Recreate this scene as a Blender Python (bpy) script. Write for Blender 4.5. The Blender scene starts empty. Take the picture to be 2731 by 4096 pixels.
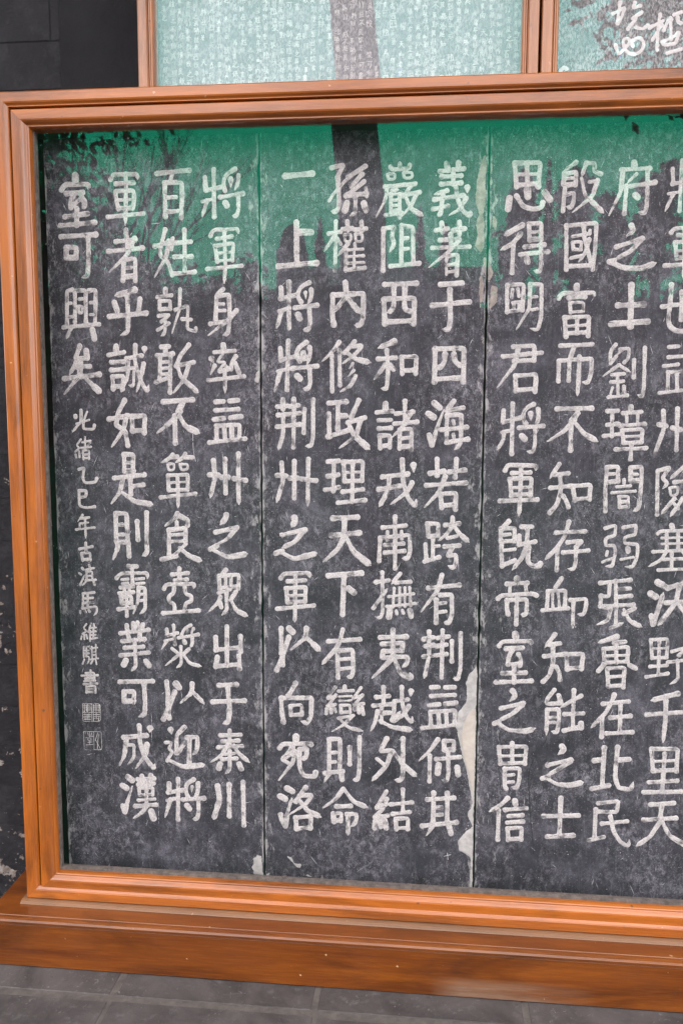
import bpy, math, random
import numpy as np
from mathutils import Matrix, Vector
random.seed(7)
rng = np.random.default_rng(7)
scene = bpy.context.scene
EYE = 1.546                       # eye height above the paving; "z" values read on the wall are relative to it
# ---------------------------------------------------------------- camera
cam = bpy.data.cameras.new('camera'); camo = bpy.data.objects.new('camera', cam)
scene.collection.objects.link(camo)
cam.sensor_fit = 'HORIZONTAL'; cam.sensor_width = 24.0; cam.lens = 24.0 * 3459.5 / 2731
cam.clip_start = .05; cam.clip_end = 2000
_r = Vector((0.994697, 0.102795, 0.003178)); _u = Vector((-0.015271, 0.117075, 0.993006)); _f = Vector((-0.101704, 0.987789, -0.118024))
camo.matrix_world = Matrix(((_r.x, _u.x, -_f.x, 0), (_r.y, _u.y, -_f.y, -2.35), (_r.z, _u.z, -_f.z, EYE), (0, 0, 0, 1)))
scene.camera = camo
# ---------------------------------------------------------------- sky, sun, exposure
CLOUD = 6.7
SUN_EL, SUN_AZ = math.radians(58), math.radians(12)      # the sun stands behind the wall, the tablets are in its shade
w = bpy.data.worlds.new('World'); scene.world = w; w.use_nodes = True
nt = w.node_tree; bg = nt.nodes['Background']
sky = nt.nodes.new('ShaderNodeTexSky'); sky.sky_type = 'NISHITA'; sky.sun_disc = False
sky.sun_elevation = SUN_EL; sky.sun_rotation = SUN_AZ; sky.dust_density = 3.0; sky.air_density = 1.2
# bright cloud cover over the clear-sky model, a little brighter overhead as real overcast is
hs = nt.nodes.new('ShaderNodeHueSaturation'); hs.inputs['Saturation'].default_value = .5
nt.links.new(sky.outputs[0], hs.inputs['Color'])
tc = nt.nodes.new('ShaderNodeTexCoord'); cn = nt.nodes.new('ShaderNodeTexNoise'); cn.inputs['Scale'].default_value = 1.6; cn.inputs['Detail'].default_value = 5
nt.links.new(tc.outputs['Generated'], cn.inputs['Vector'])
sz = nt.nodes.new('ShaderNodeSeparateXYZ'); nt.links.new(tc.outputs['Generated'], sz.inputs[0])
el = nt.nodes.new('ShaderNodeMapRange'); el.inputs[1].default_value = 0; el.inputs[2].default_value = 1; el.inputs[3].default_value = CLOUD*.95; el.inputs[4].default_value = CLOUD*1.1
nt.links.new(sz.outputs[2], el.inputs[0])
cc = nt.nodes.new('ShaderNodeVectorMath'); cc.operation = 'SCALE'; cc.inputs[0].default_value = (1.0, .985, .985); nt.links.new(el.outputs[0], cc.inputs['Scale'])
cr = nt.nodes.new('ShaderNodeMapRange'); cr.inputs[1].default_value = .3; cr.inputs[2].default_value = .7; cr.inputs[3].default_value = .78; cr.inputs[4].default_value = .95
nt.links.new(cn.outputs['Fac'], cr.inputs[0])
mx = nt.nodes.new('ShaderNodeMix'); mx.data_type = 'RGBA'
nt.links.new(cr.outputs[0], mx.inputs[0]); nt.links.new(hs.outputs[0], mx.inputs[6]); nt.links.new(cc.outputs[0], mx.inputs[7])
nt.links.new(mx.outputs[2], bg.inputs[0]); bg.inputs[1].default_value = .15
sun = bpy.data.lights.new('sun', 'SUN'); sun.energy = .6; sun.angle = math.radians(14); sun.color = (1, .95, .88)
so = bpy.data.objects.new('sun', sun); scene.collection.objects.link(so)
_d = Vector((math.sin(SUN_AZ) * math.cos(SUN_EL), math.cos(SUN_AZ) * math.cos(SUN_EL), math.sin(SUN_EL)))
so.rotation_euler = _d.to_track_quat('Z', 'Y').to_euler(); so.location = (0, 5, 12)
vs = scene.view_settings; vs.view_transform = 'Standard'; vs.look = 'None'; vs.gamma = 1; vs.exposure = 2.5
scene.render.engine = 'CYCLES'
scene.cycles.max_bounces = 8; scene.cycles.transparent_max_bounces = 16
# ---------------------------------------------------------------- helpers
def link(o): scene.collection.objects.link(o); return o
def empty(name, loc, label, cat, group=None):
    o = bpy.data.objects.new(name, None); o.empty_display_size = .1; o.location = loc
    o['label'] = label; o['category'] = cat
    if group: o['group'] = group
    return link(o)
def mesh(name, verts, faces, m, parent=None, smooth=False, attrs=None, label=None, kind=None):
    v = np.asarray(verts, dtype=float).reshape(-1, 3)
    if parent is not None:
        p = parent; off = np.zeros(3)
        while p is not None: off += np.array(p.location); p = p.parent
        v = v - off
    me = bpy.data.meshes.new(name); me.from_pydata(v.tolist(), [], faces); me.update()
    if smooth: me.polygons.foreach_set('use_smooth', [True] * len(me.polygons))
    if m is not None: me.materials.append(m)
    if attrs:
        for k, a in attrs.items():
            at_ = me.attributes.new(k, 'FLOAT_VECTOR', 'POINT'); at_.data.foreach_set('vector', np.asarray(a, dtype=np.float32).ravel())
    o = bpy.data.objects.new(name, me); link(o)
    if parent is not None: o.parent = parent
    if label: o['label'] = label
    if kind: o['kind'] = kind
    return o
class MB:
    def __init__(s): s.v = []; s.f = []
    def add(s, vs, fs):
        n = len(s.v); s.v += [tuple(p) for p in vs]; s.f += [tuple(i + n for i in f) for f in fs]
    def box(s, x0, x1, y0, y1, z0, z1, b=0.0):
        if b <= 0:
            s.add([(x0,y0,z0),(x1,y0,z0),(x1,y1,z0),(x0,y1,z0),(x0,y0,z1),(x1,y0,z1),(x1,y1,z1),(x0,y1,z1)],
                  [(0,3,2,1),(4,5,6,7),(0,1,5,4),(1,2,6,5),(2,3,7,6),(3,0,4,7)])
        else:                                         # chamfered box
            P = []
            for (z, i) in ((z0, b), (z0 + b, 0), (z1 - b, 0), (z1, b)):
                c = b
                P += [(x0+c+i*.0, y0+i, z), (x1-c, y0+i, z), (x1-i, y0+c, z), (x1-i, y1-c, z), (x1-c, y1-i, z), (x0+c, y1-i, z), (x0+i, y1-c, z), (x0+i, y0+c, z)]
            F = [tuple(reversed(range(8))), tuple(range(24, 32))]
            for k in range(3):
                for j in range(8): F.append((k*8+j, k*8+(j+1) % 8, (k+1)*8+(j+1) % 8, (k+1)*8+j))
            s.add(P, F)
    def tube(s, pts, rad, n=7):
        pts = [Vector(p) for p in pts]; rings = []
        for i, p in enumerate(pts):
            t = (pts[min(i+1, len(pts)-1)] - pts[max(i-1, 0)]).normalized()
            a = t.orthogonal().normalized() if i == 0 else (a - t * a.dot(t)).normalized()
            b = t.cross(a); r = rad[i] if hasattr(rad, '__len__') else rad
            rings.append([p + (a * math.cos(2*math.pi*k/n) + b * math.sin(2*math.pi*k/n)) * r for k in range(n)])
        V = [q for r in rings for q in r]
        F = [(i*n+k, i*n+(k+1) % n, (i+1)*n+(k+1) % n, (i+1)*n+k) for i in range(len(pts)-1) for k in range(n)]
        F += [tuple(reversed(range(n))), tuple((len(pts)-1)*n + k for k in range(n))]
        s.add(V, F)
    def build(s, name, m, parent=None, **k): return mesh(name, s.v, s.f, m, parent, **k)
# ---------------------------------------------------------------- materials
def mat(name):
    m = bpy.data.materials.new(name); m.use_nodes = True
    return m, m.node_tree, m.node_tree.nodes['Principled BSDF']
def N(t, kind, **k):
    n = t.nodes.new('ShaderNode' + kind)
    for a, b in k.items(): setattr(n, a, b)
    return n
def pos(t): return N(t, 'NewGeometry').outputs['Position']
def mapping(t, src, sc=(1,1,1), rot=(0,0,0)):
    n = N(t, 'Mapping'); n.inputs['Scale'].default_value = sc; n.inputs['Rotation'].default_value = rot
    t.links.new(src, n.inputs['Vector']); return n.outputs[0]
def noise(t, vec, scale, detail=5, rough=.6, dist=0):
    n = N(t, 'TexNoise'); n.inputs['Scale'].default_value = scale; n.inputs['Detail'].default_value = detail
    n.inputs['Roughness'].default_value = rough; n.inputs['Distortion'].default_value = dist
    t.links.new(vec, n.inputs['Vector']); return n.outputs['Fac']
def ramp(t, fac, stops, interp='LINEAR'):
    n = N(t, 'ValToRGB'); e = n.color_ramp.elements; n.color_ramp.interpolation = interp
    while len(e) < len(stops): e.new(.5)
    for q, (p, c) in zip(e, stops): q.position = p; q.color = (c, c, c, 1) if not hasattr(c, '__len__') else (*c, 1)
    t.links.new(fac, n.inputs[0]); return n.outputs[0]
def mix(t, a, b, fac, mode='MIX'):
    n = N(t, 'Mix', data_type='RGBA', blend_type=mode)
    for sock, v in ((n.inputs[0], fac), (n.inputs[6], a), (n.inputs[7], b)):
        if isinstance(v, (int, float)): sock.default_value = v
        elif isinstance(v, tuple): sock.default_value = (*v, 1)
        else: t.links.new(v, sock)
    return n.outputs[2]
def math_(t, op, a, b=None):
    n = N(t, 'Math', operation=op)
    for i, v in enumerate((a, b)):
        if v is None: continue
        if isinstance(v, (int, float)): n.inputs[i].default_value = v
        else: t.links.new(v, n.inputs[i])
    return n.outputs[0]
def bump(t, h, strength, dist, bs):
    n = N(t, 'Bump'); n.inputs['Strength'].default_value = strength; n.inputs['Distance'].default_value = dist
    t.links.new(h, n.inputs['Height']); t.links.new(n.outputs[0], bs.inputs['Normal'])

def wood(name, axis, dark, light, rough=.34, worn=0.0, coat=.8):
    m, t, b = mat(name); p = pos(t)
    sc = {'x': (1.2, 14, 22), 'z': (22, 14, 1.2)}[axis]
    v = mapping(t, p, sc)
    g = noise(t, v, 1.0, 8, .62, .8)
    big = noise(t, mapping(t, p, {'x': (.9, 3, 5), 'z': (5, 3, .9)}[axis]), 1.6, 4, .6, 1.4)
    fine = noise(t, mapping(t, p, {'x': (14, 260, 340), 'z': (340, 260, 14)}[axis]), 1.0, 4, .75)
    c = ramp(t, g, [(.28, dark), (.52, tuple((a+q)/2 for a, q in zip(dark, light))), (.75, light)])
    c = mix(t, c, tuple(q*.45 for q in dark), ramp(t, big, [(.46, 0), (.70, .85)]))
    c = mix(t, c, tuple(q*.4 for q in dark), ramp(t, fine, [(.28, .45), (.42, 0)]))
    c = mix(t, c, tuple(min(1, q*1.25) for q in light), ramp(t, fine, [(.5, 0), (.72, .4)]))
    spot = noise(t, p, 46, 2, .5)                       # knocks and dark dents
    c = mix(t, c, (.06, .03, .02), ramp(t, spot, [(.74, 0), (.79, .7)]))
    spot2 = noise(t, mapping(t, p, (1, 1, 1), (.3, .8, .4)), 71, 2, .4)
    c = mix(t, c, (.62, .42, .25), ramp(t, spot2, [(.76, 0), (.8, .6)]))
    if worn:
        wn = noise(t, mapping(t, p, (3, 30, 60)), 1.0, 6, .7)
        c = mix(t, c, (.19, .115, .07), ramp(t, wn, [(.35, worn*.6), (.7, worn)]))
        wd = noise(t, mapping(t, p, (8, 60, 90)), 1.0, 4, .7)
        c = mix(t, c, (.07, .045, .035), ramp(t, wd, [(.62, 0), (.74, .7)]))
    t.links.new(c, b.inputs['Base Color'])
    r = ramp(t, noise(t, p, 9, 4, .6), [(.3, rough - .05), (.7, rough + .13)])
    t.links.new(r, b.inputs['Roughness'])
    b.inputs['Coat Weight'].default_value = coat; b.inputs['Coat Roughness'].default_value = .22; b.inputs['Coat IOR'].default_value = 1.5; b.inputs['Specular IOR Level'].default_value = .35
    bump(t, fine, .12, .0006, b)
    return m
WD, WL = (.200, .048, .0042), (.405, .112, .010)
wood_x = wood('varnished_wood_level', 'x', WD, WL)
wood_z = wood('varnished_wood_upright', 'z', WD, WL)
wood_u = wood('paler_case_wood', 'z', (.27, .095, .035), (.40, .16, .065), .42)
wood_worn = wood('worn_wood_strip', 'x', (.12, .042, .014), (.22, .085, .03), .5, .6)
wood_base = wood('base_board_wood', 'x', (.085, .018, .002), (.20, .054, .004), .36, 0.0, .6)
def scuffed_base():
    m = wood_base; t = m.node_tree; b = t.nodes['Principled BSDF']; src = b.inputs['Base Color'].links[0].from_socket
    s = N(t, 'SeparateXYZ'); t.links.new(pos(t), s.inputs[0])
    # rubbed bare patch low on the board, where feet knock it
    xm = ramp(t, s.outputs[0], [(0.0, 0), (.02, .0), (.10, 1), (.28, 1), (.45, 0)])
    zm = ramp(t, s.outputs[2], [(0.0, 1), (.035, .9), (.06, 0)])
    n = noise(t, mapping(t, pos(t), (3, 10, 40)), 1.5, 6, .7)
    f = math_(t, 'MULTIPLY', math_(t, 'MULTIPLY', xm, zm), ramp(t, n, [(.34, .15), (.6, 1)]))
    c = mix(t, src, (.17, .10, .065), f)
    t.links.new(c, b.inputs['Base Color'])
scuffed_base()

def stone():
    m, t, b = mat('inked_slate'); p = pos(t)
    cl = noise(t, p, 7.5, 10, .74, .5); cl2 = noise(t, mapping(t, p, (1, 1, .6), (0, .5, 0)), 30, 8, .8, .4)
    st = noise(t, mapping(t, p, (210, 20, 7)), 1.0, 5, .7)
    c = ramp(t, cl, [(.38, (.012, .011, .015)), (.50, (.020, .019, .026)), (.60, (.042, .040, .051)), (.72, (.10, .096, .115))])
    c = mix(t, c, (.125, .122, .136), ramp(t, cl2, [(.53, 0), (.68, .6)]))
    c = mix(t, c, (.17, .168, .18), ramp(t, st, [(.58, 0), (.74, .5)]))
    dk = noise(t, p, 48, 7, .8); c = mix(t, c, (.014, .013, .017), ramp(t, dk, [(.30, .75), (.44, 0)]))
    chal = noise(t, mapping(t, p, (1, 1, .7)), 62, 9, .88, .6); lump = noise(t, p, 5.5, 9, .72, .8)
    c = mix(t, c, (.26, .252, .28), math_(t, 'MULTIPLY', ramp(t, chal, [(.48, 0), (.62, .9)]), ramp(t, lump, [(.42, .04), (.62, .85)])))
    gr = noise(t, p, 420, 2, .6); c = mix(t, c, (.012, .012, .014), ramp(t, gr, [(.35, .5), (.5, 0)]))
    sp = noise(t, p, 240, 3, .7); reg = noise(t, p, 5.5, 4, .6)
    spm = math_(t, 'MULTIPLY', ramp(t, sp, [(.60, 0), (.68, 1)]), ramp(t, reg, [(.38, .12), (.66, .85)]))
    c = mix(t, c, (.42, .41, .41), spm)
    # scuffed, whitened margins of each slab
    a = N(t, 'Attribute', attribute_name='edge'); s = N(t, 'SeparateXYZ'); t.links.new(a.outputs['Vector'], s.inputs[0])
    en = noise(t, mapping(t, p, (1, 1, .45)), 42, 7, .75)
    em = math_(t, 'ADD', en, ramp(t, s.outputs[0], [(0.0, .17), (.02, .09), (.10, -.0), (.35, 0)]))
    em = math_(t, 'SUBTRACT', em, 0.0)
    em2 = math_(t, 'MULTIPLY', ramp(t, em, [(.60, 0), (.68, .75)]), ramp(t, s.outputs[0], [(0.0, 1), (.28, .8), (.6, 0)]))
    c = mix(t, c, (.30, .295, .29), em2)
    t.links.new(c, b.inputs['Base Color']); b.inputs['Roughness'].default_value = .62
    b.inputs['Specular IOR Level'].default_value = .3
    bump(t, mix(t, cl2, sp, .35), .25, .0012, b)
    return m
m_stone = stone()
def chalk(name='white_ink', lo=(.25, .243, .232), hi=(.50, .486, .467), brush=True):
    m, t, b = mat(name); p = pos(t)
    g = noise(t, p, 330, 3, .75); cl = noise(t, p, 30, 5, .6)
    c = ramp(t, g, [(.32, lo), (.62, hi)])
    c = mix(t, c, (.16, .157, .16), ramp(t, cl, [(.48, 0), (.72, .7)]))
    if brush:                                           # dry-brush streaks that follow each stroke
        a = N(t, 'Attribute', attribute_name='brush')
        v = mapping(t, a.outputs['Vector'], (1.05, .055, 1.0))
        s = N(t, 'SeparateXYZ'); t.links.new(a.outputs['Vector'], s.inputs[0])
        st = noise(t, v, 1.0, 3, .65)
        where = noise(t, mapping(t, a.outputs['Vector'], (.03, .038, 3.0)), 1.0, 2, .5)
        fac = math_(t, 'ADD', math_(t, 'MULTIPLY', where, .62), math_(t, 'MULTIPLY', st, .5))
        k = ramp(t, fac, [(.625, 0), (.675, .85)])
        c = mix(t, c, (.055, .053, .06), k)
    t.links.new(c, b.inputs['Base Color']); b.inputs['Roughness'].default_value = .8
    b.inputs['Specular IOR Level'].default_value = .2
    bump(t, g, .25, .0006, b)
    return m
m_chalk = chalk()
def simple(name, lo, hi, scale=30, rough=.8, bumpd=.001, lohi=(.35, .65), spec=.3):
    m, t, b = mat(name); p = pos(t); n = noise(t, p, scale, 7, .68, .3)
    t.links.new(ramp(t, n, [(lohi[0], lo), (lohi[1], hi)]), b.inputs['Base Color']); b.inputs['Roughness'].default_value = rough
    b.inputs['Specular IOR Level'].default_value = spec
    bump(t, n, .4, bumpd, b); return m
m_plaster = simple('pale_lime_mortar', (.24, .238, .225), (.38, .375, .355), 40)
m_cream = simple('cream_lime_mortar', (.33, .30, .255), (.43, .395, .345), 25)
m_brown = simple('brown_filler', (.14, .115, .10), (.30, .265, .24), 45)
m_crack = simple('dark_crack_line', (.010, .010, .012), (.03, .03, .033), 60)  # plain dark colour for the cracks
m_lining = simple('dark_case_lining', (.010, .006, .006), (.022, .014, .012), 20, .6)
m_gasket = simple('dusty_glazing_strip', (.055, .045, .042), (.14, .11, .095), 60, .7)
m_dirt = simple('dry_scratch', (.30, .30, .31), (.5, .5, .5), 90)
def painted_wall(name, lo, hi, peel, rough=.7):
    m, t, b = mat(name); p = pos(t)
    n = noise(t, p, 6, 8, .65); c = ramp(t, n, [(.3, lo), (.7, hi)])
    if peel:
        s = N(t, 'SeparateXYZ'); t.links.new(p, s.inputs[0])
        low = math_(t, 'SUBTRACT', .055, math_(t, 'MULTIPLY', s.outputs[2], .085))
        n2 = noise(t, p, 17, 9, .62, .4); f = ramp(t, math_(t, 'ADD', n2, math_(t, 'SUBTRACT', low, 0)), [(.60, 0), (.615, 1)])
        pc = ramp(t, noise(t, p, 40, 6, .7), [(.3, (.10, .075, .065)), (.5, (.20, .16, .14)), (.7, (.32, .30, .29))])
        c = mix(t, c, pc, f)
        n3 = noise(t, p, 90, 4, .7); c = mix(t, c, (.42, .42, .44), ramp(t, math_(t, 'ADD', n3, low), [(.70, 0), (.74, .8)]))
        n4 = noise(t, p, 11, 8, .7); c = mix(t, c, (.055, .053, .058), ramp(t, n4, [(.5, 0), (.7, .45)]))
    t.links.new(c, b.inputs['Base Color']); b.inputs['Roughness'].default_value = rough
    b.inputs['Specular IOR Level'].default_value = .2
    bump(t, noise(t, p, 14, 9, .62), .8, .012, b); return m
m_wall = painted_wall('black_painted_brick', (.009, .008, .010), (.020, .0185, .022), True)
m_darkpanel = painted_wall('black_smooth_panel', (.009, .008, .010), (.016, .015, .0175), False, .75)
m_joint = simple('painted_brick_joint', (.012, .011, .013), (.028, .026, .030), 30)
def paving(name, lo, hi):
    m, t, b = mat(name); p = pos(t)
    n = noise(t, p, 5, 9, .68, .5); c = ramp(t, n, [(.36, lo), (.62, hi)])
    n2 = noise(t, p, 26, 7, .7); c = mix(t, c, (.13, .12, .122), ramp(t, n2, [(.56, 0), (.76, .6)]))
    n3 = noise(t, p, 70, 5, .7, 1.0); reg = noise(t, p, 4, 3, .5)
    c = mix(t, c, (.30, .29, .295), math_(t, 'MULTIPLY', ramp(t, n3, [(.60, 0), (.72, 1)]), ramp(t, reg, [(.45, 0), (.65, .8)])))
    c = mix(t, c, (.03, .026, .026), ramp(t, noise(t, p, 48, 4, .6), [(.24, .8), (.34, 0)]))
    t.links.new(c, b.inputs['Base Color']); b.inputs['Roughness'].default_value = .75; b.inputs['Specular IOR Level'].default_value = .3
    bump(t, mix(t, n, n2, .5), .6, .006, b); return m
m_pave = paving('grey_paving_stone', (.034, .0285, .028), (.072, .061, .060))
m_ground = paving('courtyard_earth', (.025, .022, .021), (.045, .040, .038))
m_bed = simple('joint_mortar', (.055, .047, .043), (.10, .086, .078), 30)
def glass(name, tint, ior, dirt):
    """coated pane: the coating returns a small tinted share of the light, the rest passes through"""
    m = bpy.data.materials.new(name); m.use_nodes = True; t = m.node_tree; t.nodes.clear()
    out = N(t, 'OutputMaterial'); tr = N(t, 'BsdfTransparent'); gl = N(t, 'BsdfGlossy'); gl.inputs['Roughness'].default_value = 0.0
    sc = N(t, 'VectorMath', operation='SCALE'); sc.inputs[0].default_value = tint; sc.inputs['Scale'].default_value = ior
    sb = N(t, 'VectorMath', operation='SUBTRACT'); sb.inputs[0].default_value = (1, 1, 1); t.links.new(sc.outputs[0], sb.inputs[1])
    t.links.new(sc.outputs[0], gl.inputs['Color']); t.links.new(sb.outputs[0], tr.inputs['Color'])
    ad = N(t, 'AddShader'); t.links.new(tr.outputs[0], ad.inputs[0]); t.links.new(gl.outputs[0], ad.inputs[1])
    df = N(t, 'BsdfDiffuse'); df.inputs['Color'].default_value = (.7, .7, .7, 1)
    sp = noise(t, pos(t), 210, 2, .5); m2 = N(t, 'MixShader')
    reg = ramp(t, sp, [(.755, dirt), (.79, .7)])
    t.links.new(reg, m2.inputs[0]); t.links.new(ad.outputs[0], m2.inputs[1]); t.links.new(df.outputs[0], m2.inputs[2])
    t.links.new(m2.outputs[0], out.inputs[0]); return m
m_glass = glass('green_coated_glass', (.02, .95, .52), .0160, .001)
m_glass_u = glass('teal_coated_glass', (.26, .82, .74), .036, .05)
def leafmat(name, c1, c2):
    m, t, b = mat(name); t.links.new(ramp(t, noise(t, pos(t), 2.2, 4), [(.35, c1), (.65, c2)]), b.inputs['Base Color']); b.inputs['Roughness'].default_value = .6; return m
m_leaf = leafmat('broad_leaf', (.025, .040, .015), (.05, .075, .025)); m_needle = leafmat('needle_leaf', (.015, .028, .014), (.03, .05, .024))
m_bark = simple('bark', (.035, .03, .027), (.09, .078, .07), 14)
m_roof = simple('grey_roof_tile', (.03, .03, .033), (.06, .06, .065), 9); m_hall = simple('dark_red_timber', (.035, .012, .010), (.06, .02, .016), 6)
def upper_stone(name, base, white, amount, violet_glints=True):
    m, t, b = mat(name); p = pos(t)
    cl = noise(t, p, 6, 6, .65); c = ramp(t, cl, [(.3, base), (.7, tuple(q*1.9 for q in base))])
    sp = noise(t, mapping(t, p, (1, 1, .5), (0, .35, 0)), 190, 5, .75, .3); reg = noise(t, p, 15, 6, .68)
    f = math_(t, 'MULTIPLY', ramp(t, sp, [(.44, 0), (.58, 1)]), ramp(t, reg, [(.33, amount*.25), (.62, amount)]))
    c = mix(t, c, white, f)
    if violet_glints:  # violet glass glints painted into the stone colour
        q = noise(t, mapping(t, p, (1.6, 1, .7)), 17, 4, .6); c = mix(t, c, (.16, .13, .75), ramp(t, q, [(.70, 0), (.78, .85)]))
    t.links.new(c, b.inputs['Base Color']); b.inputs['Roughness'].default_value = .7; bump(t, sp, .2, .001, b); return m
m_stele = upper_stone('washed_stele', (.085, .083, .096), (.46, .455, .465), .8)
m_stele2 = upper_stone('speckled_stele', (.022, .021, .026), (.60, .59, .60), .6)
m_small = simple('fine_white_ink', (.40, .40, .405), (.70, .69, .69), 160)
m_small2 = simple('bold_white_ink', (.52, .51, .51), (.70, .69, .69), 120)
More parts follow.
